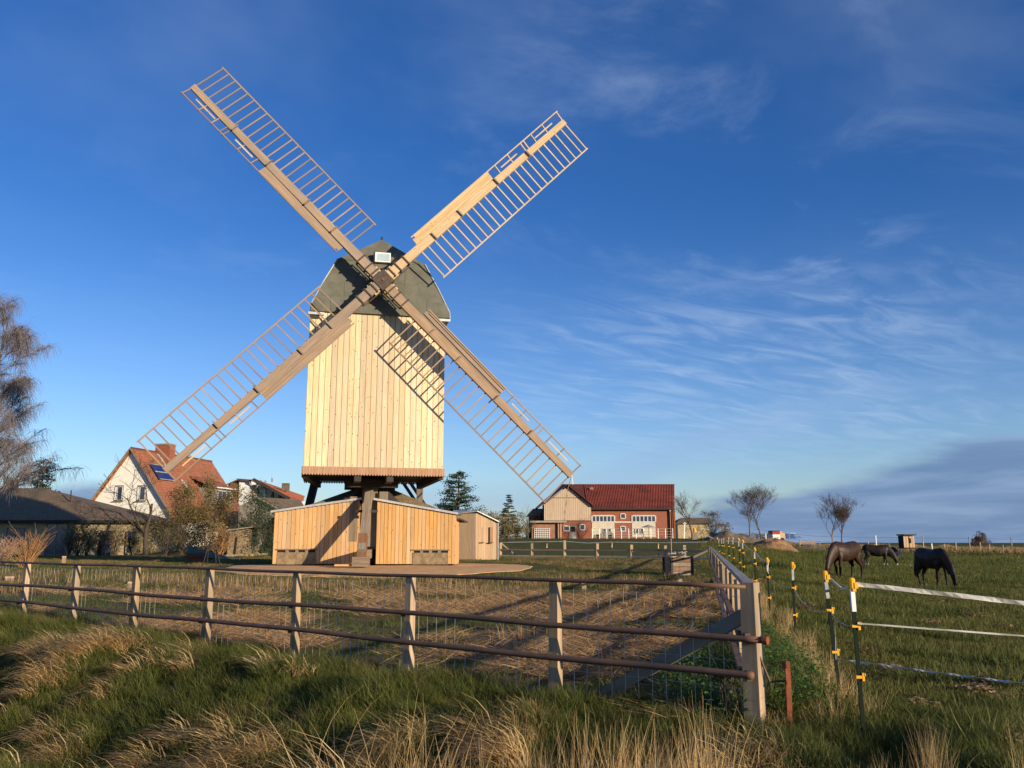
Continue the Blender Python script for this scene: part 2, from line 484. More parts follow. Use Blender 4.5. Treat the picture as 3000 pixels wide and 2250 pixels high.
WILLOW = plain('ochre stems', (.40, .21, .08), (.24, .12, .055), .8, 5, bmp=0)
DKTWIG = plain('dark twigs', (.05, .038, .028), (.08, .06, .042), .9, 8, bmp=0)

# ------------------------------------------------------------------ ground
def groundmat():
    m, n, l, p = newmat('ground')
    tcn = n.new('ShaderNodeTexCoord'); v = tcn.outputs['Object']
    big = noi(n, l, v, .22, 6, .6); mid = noi(n, l, v, 1.4, 8, .65); fin = noi(n, l, v, 9., 8, .7)
    grass = mixc(n, l, rng(n, l, mid, .35, .65), (.075, .088, .018), (.125, .12, .032))
    grass = mixc(n, l, rng(n, l, big, .42, .68, 0, .5), grass, (.14, .115, .04))
    grass = mixc(n, l, rng(n, l, fin, .45, .75, 0, .55), grass, (.035, .040, .014))
    grass = mixc(n, l, rng(n, l, noi(n, l, v, 2.3, 5, .6), .58, .72, 0, .7), grass, (.11, .075, .04))
    soil = mixc(n, l, rng(n, l, fin, .38, .62), (.055, .038, .022), (.21, .13, .065))
    a = n.new('ShaderNodeAttribute'); a.attribute_name = 'soil'
    s1 = n.new('ShaderNodeMath'); s1.operation = 'MULTIPLY_ADD'; l.new(mid, s1.inputs[0]); s1.inputs[1].default_value = .7
    l.new(a.outputs['Fac'], s1.inputs[2])
    l.new(mixc(n, l, rng(n, l, s1.outputs[0], .6, .9), grass, soil), p.inputs['Base Color'])
    p.inputs['Roughness'].default_value = .95; p.inputs['Specular IOR Level'].default_value = .1
    bump(n, l, p, fin, .8, .05)
    return m
GROUND = groundmat()
def green_zone(x, y):
    return nz(x*.33, y*.33, 31)+.5*nz(x*1.1, y*1.1, 32)+.035*(-x-3)+.08
def mill_soil(x, y):
    s = .627*x+.779*y
    ins = 1 if (x < side_x(y)-.1 and s > 7.6) else 0
    if not ins: return .12 if 3.3 < s < 7.6 else 0
    q = sstep(7.6, 8.6, s)*(1-sstep(19, 26, y))
    return .15+.65*q*(.35 if green_zone(x, y) > .12 else 1)
def axis(lo, a, b, hi, step):
    c = list(np.arange(a, b+1e-6, step))
    g = step; t = c[-1]
    out = []
    while t < hi: g *= 1.16; t += g; out.append(t)
    g = step; t = c[0]; inn = []
    while t > lo: g *= 1.16; t -= g; inn.append(t)
    return inn[::-1]+c+out
xs = axis(-3500, -16, 14, 3500, .22); ys = axis(-400, 1, 26, 4500, .22)
vv = [(x, y, G(x, y)) for y in ys for x in xs]
nx = len(xs)
ff = [(j*nx+i, j*nx+i+1, (j+1)*nx+i+1, (j+1)*nx+i) for j in range(len(ys)-1) for i in range(nx-1)]
gm = bpy.data.meshes.new('ground'); gm.from_pydata(vv, [], ff); gm.update()
gm.polygons.foreach_set('use_smooth', [True]*len(gm.polygons))
at = gm.attributes.new('soil', 'FLOAT', 'POINT'); at.data.foreach_set('value', [mill_soil(x, y) for x, y, z in vv])
gm.materials.append(GROUND)
go = bpy.data.objects.new('ground', gm); link(go); go['kind'] = 'structure'

# sandy pad round the mill
def pad(name, cx, cy, rx, ry, h, mat):
    m = MB(); rings = 10; seg = 72; b = 0
    for k in range(rings+1):
        for i in range(seg):
            a = 2*PI*i/seg; q = k/rings if k < rings-1 else (.985 if k < rings else 1.0); w = 1+.07*nz(3*math.cos(a), 3*math.sin(a), 1)+.03*nz(11*math.cos(a), 11*math.sin(a), 4)
            x = cx+rx*q*w*math.cos(a); y = cy+ry*q*w*math.sin(a)
            m.v.append((x, y, G(x, y)+(h if k < rings-1 else (.012 if k < rings else -.1))))
    for k in range(rings):
        for i in range(seg):
            j = (i+1) % seg; m.f.append((k*seg+i, k*seg+j, (k+1)*seg+j, (k+1)*seg+i))
    o = m.build(name, mat); o['kind'] = 'structure'; return o
pad('gravel_pad', -5.2, 34.6, 6.1, 7.3, .05, SANDM)

# ------------------------------------------------------------------ post mill
YAW = .212
ex = Vector((math.cos(YAW), math.sin(YAW), 0)); ey = Vector((-math.sin(YAW), math.cos(YAW), 0)); ez = Vector((0, 0, 1))
FC = Vector((-5.34, 33.06, 0))     # middle of the front face
BW, BD, ZB, ZE = 5.36, 4.7, 4.22, 10.80
CEN = FC+ey*BD/2
mill = thing('windmill', 'wooden post mill with four lattice sails, pale plank body and green felt roof', 'windmill', (CEN.x, CEN.y, G(CEN.x, CEN.y)))
def L3(a, b, z): return FC+ex*a+ey*b+ez*z
rng_ = random.Random(4)
body = MB()
body.prism([L3(-BW/2+.04, .04, ZB+.12), L3(BW/2-.04, .04, ZB+.12), L3(BW/2-.04, BD-.04, ZB+.12), L3(-BW/2+.04, BD-.04, ZB+.12)], (0, 0, ZE-ZB))
body_o = body.build('body_wall', INNER, mill)
npl = 24; pw = BW/npl
def rowplanks(o, a0, a1, b, n, z0, z1, mat, out, depth_axis=False, thick=.03):
    """vertical planks as children of o along a (front/back) or b (sides)"""
    w = (a1-a0)/n
    for i in range(n):
        c_ = a0+w*(i+.5)
        off = rng_.uniform(0, .008)
        if depth_axis: p = L3(b+out*off, c_, z0); axis_ = ex
        else: p = L3(c_, b+out*off, z0); axis_ = ey
        zt = z1(c_) if callable(z1) else z1
        stick('plank', p, p+ez*(zt-z0), w-.015, thick, mat, o, up=axis_)
rowplanks(body_o, -BW/2, BW/2, 0.0, npl, ZB+.26, ZE+.1, PLANK, -1)
rowplanks(body_o, .05, BD-.03, -BW/2+.02, 20, ZB+.26, ZE-.1, PLANK, -1, True)
rowplanks(body_o, .05, BD-.03, BW/2-.02, 20, ZB+.26, ZE-.1, PLANK, 1, True)
rowplanks(body_o, -BW/2, BW/2, BD, npl, ZB+.26, ZE+.1, PLANK, 1)
# skirt with scalloped lower hem
def skirt(p0, p1, nrm):
    m = MB(); L = (p1-p0).length; t = (p1-p0)/L; nb = int(L/.108); w = L/nb
    for i in range(nb):
        a = p0+t*(w*i+.003); b = p0+t*(w*(i+1)-.003); zb = ZB
        top = ZB+.30
        pts = [a+ez*top, a+ez*(zb+.03), (a*.75+b*.25)+ez*(zb-.012), (a*.5+b*.5)+ez*(zb-.03), (a*.25+b*.75)+ez*(zb-.012), b+ez*(zb+.03), b+ez*top]
        m.prism(pts, nrm*.028)
    return m
fl = L3(-BW/2-.03, -.045, 0); fr = L3(BW/2+.03, -.045, 0); bl = L3(-BW/2-.03, BD+.045, 0); br_ = L3(BW/2+.03, BD+.045, 0)
for a, b, nn in ((fl, fr, -ey), (bl, fl, -ex), (fr, br_, ex), (br_, bl, ey)):
    skirt(a, b, nn).build('skirt_board', SKIRT, body_o)
m = MB(); m.prism([fl+ez*(ZB+.09), fr+ez*(ZB+.09), br_+ez*(ZB+.09), bl+ez*(ZB+.09)], (0, 0, .05))
m.build('floor', DARKW, mill)
# gambrel roof
prof = [(-2.70, -.22), (-2.68, .05), (-2.22, 1.04), (-1.70, 2.02), (.06, 3.18), (1.80, 2.02), (2.34, 1.04), (2.84, .05), (2.86, -.22)]
m = MB()
def roofpt(i, b): a, z = prof[i]; return L3(a, b, ZE+z)
for i in range(len(prof)-1):
    f0 = .62 if i in (3, 4) else -.10
    b0 = [-.10, -.10]
    if i == 3: b0 = [-.10, .55]
    if i == 4: b0 = [.55, -.10]
    q = [roofpt(i, b0[0]), roofpt(i+1, b0[1]), roofpt(i+1, BD+.15), roofpt(i, BD+.15)]
    nrm = (q[1]-q[0]).cross(q[3]-q[0]).normalized()
    if nrm.dot(q[0]-L3(0, 2, ZE)) > 0: nrm = -nrm
    m.prism(q, nrm*.05)
roof_o = m.build('roof', FELT, mill)
# front gable in felt sheets
def gx(z, left=False):  # half width at height z
    P = [(-a, q) for a, q in prof[:5]] if left else prof[4:][::-1]
    for (a0, z0), (a1, z1) in zip(P[:-1], P[1:]):
        if z0 <= z <= z1: return a0+(a1-a0)*(z-z0)/(z1-z0)
    return 0.
def sheet(x0, x1, z0, z1, off):
    """piece of the gable between heights, clipped to the outline"""
    zs = sorted({z0, z1, *[z for z in (.05, 1.05) if z0 < z < z1]})
    lft = [(max(x0, -gx(z, True)+.02), z) for z in zs]; rgt = [(min(x1, gx(z)-.02), z) for z in zs]
    pts = [L3(a, off, ZE+z) for a, z in lft]+[L3(a, off, ZE+z) for a, z in rgt[::-1]]
    m = MB(); m.prism(pts, ey*.04); m.build('felt_sheet', FELT, roof_o)
lo_ = -.18
for j_, (q0, q1) in enumerate(((-3, -1.9), (-1.9, -.95), (-.95, .0), (.0, .95), (.95, 1.9), (1.9, 3))): sheet(q0, q1+.02, lo_, .44, -.150-.012*(j_ % 2))
for j_, (q0, q1) in enumerate(((-3, -1.4), (-1.4, -.4), (-.4, .6), (.6, 1.5), (1.5, 3))): sheet(q0, q1+.02, .42, 1.06, -.126-.012*(j_ % 2))
for j_, (q0, q1) in enumerate(((-3, -.9), (-.9, .1), (.1, 1.0), (1.0, 3))): sheet(q0, q1+.02, 1.04, 2.04, -.102-.012*(j_ % 2))
m = MB(); k0 = gx(2.02)
m.prism([L3(-k0+.05, -.125, ZE+2.00), L3(k0+.05, -.125, ZE+2.00), L3(.06, .53, ZE+3.20)], ey*.06); m.build('felt_sheet', FELT, roof_o)
m = MB(); m.prism([roofpt(0, BD+.1), *[roofpt(i, BD+.1) for i in range(1, 9)]], ey*.04); m.build('felt_sheet', FELT, roof_o)
for i in list(range(1, 3))+[5, 6, 7]:
    m = MB(); m.tube([roofpt(i, -.14)+ez*.01, roofpt(i+1, -.14)+ez*.01], .022, 6); m.build('edge_trim', ZINC, roof_o)
for s in (-1, 1):
    m = MB(); m.box(L3(s*2.50+.06, -.10, ZE-.27), (.62, .10, .10), Matrix.Rotation(YAW, 3, 'Z')); m.build('gutter', ZINC, roof_o)
    m = MB(); m.box(L3(s*2.52, -.02, ZE-.40), (.34, .10, .14), Matrix.Rotation(YAW, 3, 'Z')); m.build('eave_block', DARKW, roof_o)
sk = MB(); sk.box(L3(.08, -.12, ZE+2.16), (.62, .34, .40), Matrix.Rotation(YAW, 3, 'Z')); sk_o = sk.build('skylight', WHITE, roof_o)
m = MB(); m.box(L3(.11, -.295, ZE+2.16), (.48, .02, .28), Matrix.Rotation(YAW, 3, 'Z')); m.build('skylight_pane', SKYG, mill)
m = MB(); m.box(L3(-.26, -.16, ZE+2.15), (.05, .30, .43), Matrix.Rotation(YAW, 3, 'Z')); m.build('skylight_side', DARKW, mill)
m = MB(); m.tube([roofpt(4, .55), roofpt(4, .55)+ez*.14], .04, 6); m.build('ridge_knob', IRON, roof_o)
# sails
HUB = Vector((-5.08, 32.14, 11.74)); TILT = .011; SPIN = .006; RAD = 10.65
vv_ = (ez*math.cos(TILT)+ey*math.sin(TILT)); nn_ = (-ey*math.cos(TILT)+ez*math.sin(TILT))
def dirs(k):
    a = SPIN+PI*3/4-k*PI/2
    return ex*math.cos(a)+vv_*math.sin(a), ex*math.sin(a)-vv_*math.cos(a)
m = MB()
bx = (ex+vv_).normalized()
m.beam(HUB-nn_*.30, HUB+nn_*.26, .62, .62, up=bx)
hub_o = m.build('sail_hub', IRON, mill)
m = MB(); m.tube([HUB-nn_*1.3, HUB-nn_*.28], .24, 12); m.build('windshaft', IRON, mill)
m = MB(); m.tube([HUB+nn_*.26, HUB+nn_*.30], .05, 8); m.build('hub_bolt', RUST, hub_o)
OFF = {0: -.05, 2: -.05, 1: .09, 3: .09}
for k in range(4):
    r, t = dirs(k)
    H = HUB+nn_*OFF[k]
    mat = SAILN if k == 1 else SAILW
    RR = RAD
    ln = ['upper left', 'upper right', 'lower right', 'lower left'][k]
    st = stick('sail', H+r*.12, H+r*RR, .36, .26, mat, mill, up=nn_, w2=.25, d2=.16)
    st['label'] = ln+' sail, a heavy beam with lattice on one side and boards on the other'
    base = wloc(st)
    Q = st.rotation_quaternion.copy()
    def sub(name, a, b, w, d, mt=mat, up=nn_):
        # sub-part: placed in the rotated local frame of its sail
        o = stick(name, a, b, w, d, mt, None, up=up)
        o.parent = st
        o.location = Q.inverted() @ (Vector(a)-base)
        o.rotation_quaternion = Q.inverted() @ o.rotation_quaternion
        return o
    w_ = t*math.cos(-.107)+nn_*math.sin(-.107)
    n_ = -t*math.cos(.29)+nn_*math.sin(.29)
    WW, WN = 1.48, .545
    sub('hem_bar', H+r*(.18*RR)+w_*WW, H+r*(RR+.02)+w_*WW, .055, .045)
    for i in range(25):
        q = .187+(1-.187)*i/24.
        if q > .998: q = .996
        j = rng_.uniform(-.012, .012)
        sub('lattice_bar', H+r*(q*RR)+w_*.10, H+r*(q*RR+j)+w_*(WW+.03), .050, .032)
    sub('leading_edge_bar', H+r*(.19*RR)+n_*WN, H+r*(RR+.02)+n_*WN, .045, .05)
    for q in (.64, .71, .785, .802, .845, .91, .996):
        sub('cross_bar', H+r*(q*RR)+n_*.10, H+r*(q*RR)+n_*(WN+.03), .045, .05)
    for a0, a1 in ((.655, .745), (.85, .95)):
        sub('loose_slat', H+r*(a0*RR)+n_*.30+nn_*.03, H+r*(a1*RR)+n_*.30+nn_*.03, .055, .02, SAILN)
    for off, ww in ((.205, .165), (.365, .165), (.49, .10)):
        sub('sail_board', H+r*((.190 if off < .4 else .203)*RR)+n_*off, H+r*(.60*RR)+n_*off, ww-.006, .022)
    for q in (.26, .40, .60, .78):
        sub('peg', H+r*(q*RR)-t*.13+nn_*.17, H+r*(q*RR)+t*.20+nn_*.17, .055, .06, OLDW)
    for q in (.045, .075, .115):
        sub('clamp_band', H+r*(q*RR)-t*.225, H+r*(q*RR)+t*.225, .055, .34, IRON)
    for s in (-1, 1):
        sub('wedge', H+r*.34+t*s*.20, H+r*.62+t*s*.20, .10, .12, SAILN)
        sub('tie_bolt', H+r*.30+t*s*.27-nn_*.1, H+r*1.25+t*s*.24-nn_*.1, .035, .035, IRON)
# rope from the lower right sail
m = MB(); tip = HUB+dirs(2)[0]*RAD
m.tube([tip, U(1664, 1430, 33.6), U(1658, 1475, 33.5), U(1653, 1520, 33.3), U(1650, 1560, 33.2)], .013, 5)
m.build('rope', OLDW, mill)
m = MB(); m.tube([tip+ez*.05, tip+ez*-.35+ex*.05], .02, 5); m.build('rope_end', WHITE, mill)

# trestle under the body
ZG = G(CEN.x, CEN.y)+.09
T0 = Vector((CEN.x, CEN.y, 0))
ta = Vector((.075, -.997, 0)); tb = Vector((.997, .075, 0))
foot = T0+ta*3.05
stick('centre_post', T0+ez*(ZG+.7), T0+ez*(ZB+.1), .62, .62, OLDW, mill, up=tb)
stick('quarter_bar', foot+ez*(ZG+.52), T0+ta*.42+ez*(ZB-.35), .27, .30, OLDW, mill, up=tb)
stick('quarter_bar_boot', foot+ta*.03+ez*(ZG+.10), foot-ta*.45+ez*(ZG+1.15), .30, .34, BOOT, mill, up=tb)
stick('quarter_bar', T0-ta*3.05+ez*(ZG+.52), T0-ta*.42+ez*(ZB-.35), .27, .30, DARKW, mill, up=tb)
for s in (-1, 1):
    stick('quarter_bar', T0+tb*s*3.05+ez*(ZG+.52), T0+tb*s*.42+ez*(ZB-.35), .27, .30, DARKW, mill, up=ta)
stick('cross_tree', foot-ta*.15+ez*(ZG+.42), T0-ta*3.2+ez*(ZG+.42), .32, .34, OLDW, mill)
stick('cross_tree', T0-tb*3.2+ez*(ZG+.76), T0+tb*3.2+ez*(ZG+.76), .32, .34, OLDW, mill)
stick('tie_beam', T0+ta*1.35-tb*.42+ez*(ZG+2.08), T0+ta*1.35+tb*.42+ez*(ZG+2.08), .09, .10, DARKW, mill)
stick('tie_beam', T0+ta*.5-tb*.60+ez*(ZG+.9), T0+ta*.5-tb*.60+ez*(ZG+2.7), .34, .08, OLDW, mill)
stick('tie_beam', T0+ta*.5+tb*.58+ez*(ZG+.2), T0+ta*.5+tb*.58+ez*(ZG+2.9), .34, .08, OLDW, mill)
for k in range(3):
    stick('foot_block', foot+ta*.05-tb*.30+ez*(ZG+.05+.12*k), foot+ta*.05+tb*.30+ez*(ZG+.05+.12*k), .62, .112, OLDW, mill)
stick('foot_block', foot+ta*.1-tb*.95+ez*(ZG+.04), foot+ta*.1-tb*.35+ez*(ZG+.04), .25, .07, SHED, mill)
for s in (-1, 1):
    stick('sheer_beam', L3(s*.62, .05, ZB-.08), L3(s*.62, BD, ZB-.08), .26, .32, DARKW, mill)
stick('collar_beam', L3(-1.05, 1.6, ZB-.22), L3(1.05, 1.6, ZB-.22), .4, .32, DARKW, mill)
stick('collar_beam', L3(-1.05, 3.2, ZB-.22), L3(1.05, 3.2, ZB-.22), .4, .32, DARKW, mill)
stick('rear_stilt', U(925, 1405, 37.4), Vector((-9.35, 37.4, ZG+.05)), .33, .3, DARKW, mill)
stick('rear_stilt', U(1231, 1405, 37.6), Vector((-4.08, 37.6, ZG+.05)), .25, .25, OLDW, mill)
for dx in (0, .32):
    stick('tail_ladder_rail', U(1168, 1395, 37.9)+Vector((dx, 0, 0)), U(1232, 1490, 39.8)+Vector((dx, 0, 0)), .07, .14, DARKW, mill)
for s, e in ((-1, -1), (1, 1)):
    stick('corner_bracket', L3(s*(BW/2-.05), .3, ZB+.03), L3(s*(BW/2-.55), BD*.8, ZB-.15), .22, .26, DARKW, mill)

# pyramid roof over the trestle, behind the sheds
tr = thing('trestle_roof', 'brown shingled pyramid roof under the mill body, behind the two plank sheds', 'roof', (-6.0, 37.4, ZG))
def uvquad(name, pts, mat, parent, thick=.06, uvscale=1.):
    """roof slab or wall slab: 4 (or 3+) points, UV in metres along first edge / up"""
    pts = [Vector(p) for p in pts]
    e1 = (pts[1]-pts[0]).normalized(); nrm = e1.cross(pts[-1]-pts[0]).normalized(); e2 = nrm.cross(e1)
    n_ = len(pts); org = wloc(parent) if parent else Vector()
    P = pts+[p-nrm*thick for p in pts]
    F = [tuple(range(n_)), tuple(range(n_, 2*n_))[::-1]]+[(i, n_+i, n_+(i+1) % n_, (i+1) % n_) for i in range(n_)]
    me = bpy.data.meshes.new(name); me.from_pydata([tuple(p-org) for p in P], [], F); me.update()
    uv = me.uv_layers.new(name='UVMap')
    for li, lp in enumerate(me.loops):
        d = P[lp.vertex_index]-pts[0]; uv.data[li].uv = (d.dot(e1)*uvscale, d.dot(e2)*uvscale)
    me.materials.append(mat)
    o = bpy.data.objects.new(name, me); link(o, parent); return o
A = Vector((-5.95, 36.9, 4.14)); hw = 3.9
c0, c1, c2, c3 = [Vector((A.x+a*hw, y, 2.62)) for a, y in ((-1, 35.15), (1, 35.15), (1, 40.2), (-1, 40.2))]
al, ar = A-Vector((.25, 0, 0)), A+Vector((.25, 0, 0))
uvquad('roof_face', [c0, c1, ar, al], TRTILE, tr); uvquad('roof_face', [c1, c2, ar], TRTILE, tr)
uvquad('roof_face', [c3, c0, al], TRTILE, tr); uvquad('roof_face', [c2, c3, al, ar], TRTILE, tr)
m = MB(); m.prism([(A.x+q*3.1, y, ZG) for q, y in ((-1, 35.3), (1, 35.3), (1, 40), (-1, 40))], (0, 0, 2.62-ZG)); m.build('wall', INNER, tr)

# plank sheds left and right of the front bar
def shed(label, pxl, pxr, ytl, ytr, yb, Yw, opening, n, slot):
    a = U(pxl, yb, Yw); b = U(pxr, yb, Yw); gz = ZG
    zl = U(pxl, ytl, Yw).z; zr = U(pxr, ytr, Yw).z
    s = thing('plank_shed', label, 'shed', ((a.x+b.x)/2, Yw, gz), 'plank sheds under the mill')
    W_ = b.x-a.x
    m = MB(); m.prism([(a.x+.02, Yw+.03, gz+.0), (b.x-.02, Yw+.03, gz+.0), (b.x-.02, Yw+.03, zr-.03), (a.x+.02, Yw+.03, zl-.03)], (0, .25, 0))
    w_o = m.build('wall', INNER, s)
    m = MB(); m.box((a.x+.03, Yw+1.2, gz+(zl-gz-.1)/2), (.05, 2.2, zl-gz-.1)); m.build('side_wall', SHED, s)
    m = MB(); m.box((b.x-.03, Yw+1.2, gz+(zr-gz-.1)/2), (.05, 2.2, zr-gz-.1)); m.build('side_wall', SHED, s)
    w = W_/n; o0, o1, oz = opening
    for i in range(n):
        x = a.x+w*(i+.5); q = (x-a.x)/W_; zt = zl+(zr-zl)*q
        z0 = gz+.02 if not (o0 < x < o1) else oz
        stick('plank', (x, Yw-rng_.uniform(0, .008), z0), (x, Yw, zt), w-.014, .03, SHED, w_o, up=(0, 1, 0))
    # fascia + roof
    d = Vector((W_, 0, zr-zl)).normalized()
    p0 = Vector((a.x, Yw-.08, zl+.03))-d*.14; p1 = Vector((b.x, Yw-.08, zr+.03))+d*.10
    m = MB(); m.prism([p0, p1, p1+Vector((0, 2.2, .0)), p0+Vector((0, 2.2, .0))], (0, 0, .04)); r_ = m.build('roof', FELT, s)
    stick('fascia', p0+Vector((0, -.03, .03)), p1+Vector((0, -.03, .03)), .03, .085, ZINC, s, up=(0, 0, 1))
    # opening
    stick('lintel', (o0-.05, Yw-.05, oz-.01), (o1+.05, Yw-.05, oz-.01), .05, .045, OLDW, s)
    m = MB(); m.box(((o0+o1)/2, Yw+.04, (gz+oz)/2), (o1-o0, .06, oz-gz)); m.build('opening', INNER, s)
    k = max(2, slot)
    for i in range(k):
        xx0 = o0+(o1-o0)*i/k; xx1 = o0+(o1-o0)*(i+1)/k
        m = MB(); m.box(((xx0+xx1)/2, Yw-.02, gz+(oz-gz-.12)/2), (xx1-xx0-.006, .05, oz-gz-.12)); m.build('plinth_slab', STONE, s)
    for i in range(3):
        xx = o0+(o1-o0)*(i+1)/4
        m = MB(); m.box((xx, Yw-.02, oz-.07), (.12, .06, .11)); m.build('spacer_block', OLDW, s)
    return s
YW = 34.8
def ax(px): return U(px, 1660, YW).x
shed('orange plank shed left of the front bar, its foot opening half in shadow', 797, 1047, 1502, 1466, 1668, YW, (ax(811), ax(925), ZG+.60), 20, 1)
shed('orange plank shed right of the front bar, with two panels in its foot opening', 1100, 1334, 1468, 1508, 1666, YW, (ax(1208), ax(1313), ZG+.58), 21, 2)

# ------------------------------------------------------------------ generic plants
def branchy(rd, base, height, spread, levels=4, nb=(4, 6), up=.6, droop=0., r0=.09, minr=.006, trunkfrac=.3, crook=.12, hang=0, hangl=1.2, stems=None, twigr=None):
    """recursive bare crown; returns (trunk MB, crown MB)"""
    tm, cm = MB(), MB()
    def grow(p, d, L, r, lev):
        segs = 4; pts = [p]; rr = [r]; q = p.copy(); dd = d.copy()
        for i in range(segs):
            dd = (dd+Vector((rd.gauss(0, crook), rd.gauss(0, crook), rd.gauss(0, crook)+(.05 if lev < 2 else -droop)))).normalized()
            q = q+dd*L/segs; pts.append(q.copy()); rr.append(max(minr*.7, r*(1-.62*(i+1)/segs)))
        (tm if lev == 0 else cm).tube(pts, rr, 6 if lev == 0 else (4 if lev < 3 else 3), cap=False)
        if lev >= levels:
            if hang:
                for _ in range(hang):
                    i = rd.randrange(1, 5); s = pts[i].copy(); hp = [s]
                    hd = Vector((rd.gauss(0, .25), rd.gauss(0, .25), -.3)); l_ = hangl*rd.uniform(.5, 1.2)
                    for k in range(5):
                        hd = (hd+Vector((rd.gauss(0, .05), rd.gauss(0, .05), -.45))).normalized(); s = s+hd*l_/5; hp.append(s.copy())
                    cm.tube(hp, [minr*.8]*5+[minr*.4], 3, cap=False)
            return
        n_ = rd.randint(*nb)
        for i in range(n_):
            f = rd.uniform(.35, 1.) if lev else rd.uniform(trunkfrac/(trunkfrac+.7), 1.)
            j = min(3, int(f*segs)); fr = f*segs-j
            s = pts[j].lerp(pts[j+1], min(1, fr)); rs = rr[j]*(1-fr)+rr[j+1]*fr
            a = rd.uniform(0, 2*PI)
            perp = Vector((math.cos(a), math.sin(a), 0))
            nd = (dd*.55+perp*spread*rd.uniform(.6, 1.1)+Vector((0, 0, up*rd.uniform(.5, 1)))).normalized()
            grow(s, nd, L*rd.uniform(.55, .8), rs*.62, lev+1)
    if stems:
        for _ in range(stems):
            a = rd.uniform(0, 2*PI); b = rd.uniform(.1, .6)*spread
            grow(base+Vector((rd.gauss(0, .08), rd.gauss(0, .08), 0))*height*.4, Vector((math.cos(a)*b, math.sin(a)*b, 1)).normalized(), height*rd.uniform(.6, 1.), r0*rd.uniform(.6, 1), 1)
    else:
        grow(base, Vector((rd.gauss(0, .04), rd.gauss(0, .04), 1)), height*.55, r0, 0)
    return tm, cm
def bare_tree(label, px, py, Y, h, seed, cat='tree', name='bare_tree', group=None, bark=BARK, twig=TWIG, **k):
    rd = random.Random(seed); b = U(px, py, Y); b.z = G(b.x, Y)-.05
    t = thing(name, label, cat, b, group)
    tm, cm = branchy(rd, b, h, k.pop('spread', .7), **k)
    if tm.f: tm.build('trunk', bark, t, smooth=True)
    cm.build('crown' if tm.f else 'stems', twig, t)
    return t
def leafcloud(rd, fn, n, size, mat, parent, name='crown', flat=0.):
    """n small leaf faces; fn(rd) returns a point"""
    V, F, Cc = [], [], []
    for i in range(n):
        p = fn(rd); a = rd.uniform(0, 2*PI); tl = rd.uniform(-1, 1)*(1-flat)
        d = Vector((math.cos(a), math.sin(a), tl)).normalized()*size*rd.uniform(.6, 1.4)
        e = d.cross(Vector((rd.gauss(0, 1), rd.gauss(0, 1), rd.gauss(0, 1)))).normalized()*size*rd.uniform(.25, .5)
        b = len(V); V += [p-d*.5, p+e*.5, p+d*.5, p-e*.5]; F.append((b, b+1, b+2, b+3)); q = rd.random(); Cc += [q]*4
    org = wloc(parent)
    me = bpy.data.meshes.new(name); me.from_pydata([tuple(Vector(v)-org) for v in V], [], F); me.update()
    at = me.attributes.new('c', 'FLOAT', 'POINT'); at.data.foreach_set('value', Cc)
    me.materials.append(mat); o = bpy.data.objects.new(name, me); link(o, parent); return o
def conifer(label, px, py, Y, h, w, seed, name='pine_tree', n=5000, cat='tree', open_=.5, leaf=.22, mat=EVERG, droop=.12, base=.12):
    rd = random.Random(seed); b = U(px, py, Y); b.z = G(b.x, Y)
    t = thing(name, label, cat, b)
    m = MB(); m.tube([b, b+ez*h*.5, b+ez*h*.97], [h*.025, h*.016, .02], 6); m.build('trunk', BARK, t)
    lims = []
    L = int(10+h*2)
    bm = MB()
    for i in range(L):
        q = base+(1-base)*i/L
        for j in range(rd.randint(4, 6)):
            a = rd.uniform(0, 2*PI); ln = w/2*(1-q)**.75*rd.uniform(.65, 1.12)+.05*w
            s = b+ez*h*q; e = s+Vector((math.cos(a)*ln, math.sin(a)*ln, ln*rd.uniform(-.05, .35)-droop*ln))
            lims.append((s, e, ln)); bm.tube([s, e], [.03+.01*h*.1, .01], 3, cap=False)
    bm.build('limb', BARK, t)
    tot = sum(x[2] for x in lims)
    def fn(r):
        z = r.uniform(0, tot); k = 0
        while z > lims[k][2] and k < len(lims)-1: z -= lims[k][2]; k += 1
        s, e, ln = lims[k]; f = r.uniform(.25, 1)**.8; p = s.lerp(e, f)
        g = .10*w*(.5+f)*open_
        return p+Vector((r.gauss(0, g), r.gauss(0, g), r.gauss(0, g*.45)))
    leafcloud(rd, fn, n, leaf, mat, t)
    return t
def shrub(label, px, py, Y, h, w, seed, mat_stem=TWIG, mat_leaf=None, n=2500, stems=14, name='shrub', cat='shrub', leaf=.10, r0=.02, levels=3, group=None, up=.8):
    rd = random.Random(seed); b = U(px, py, Y); b.z = G(b.x, Y)-.05
    t = thing(name, label, cat, b, group)
    tm, cm = branchy(rd, b, h*.62, w/h*.9, levels=levels, nb=(3, 4), up=up, r0=r0, minr=.006, crook=.12, stems=stems)
    cm.build('stems', mat_stem, t)
    if mat_leaf:
        cl = [Vector((rd.gauss(0, w*.24), rd.gauss(0, w*.22), h*rd.uniform(.15, .95))) for _ in range(26)]
        def fn(r):
            c_ = cl[r.randrange(26)]
            k = 1-.35*c_.z/h
            return b+Vector((c_.x*k, c_.y*k, c_.z))+Vector((r.gauss(0, w*.07), r.gauss(0, w*.07), r.gauss(0, h*.06)))
        leafcloud(rd, fn, n, leaf, mat_leaf, t, 'leaves')
    return t

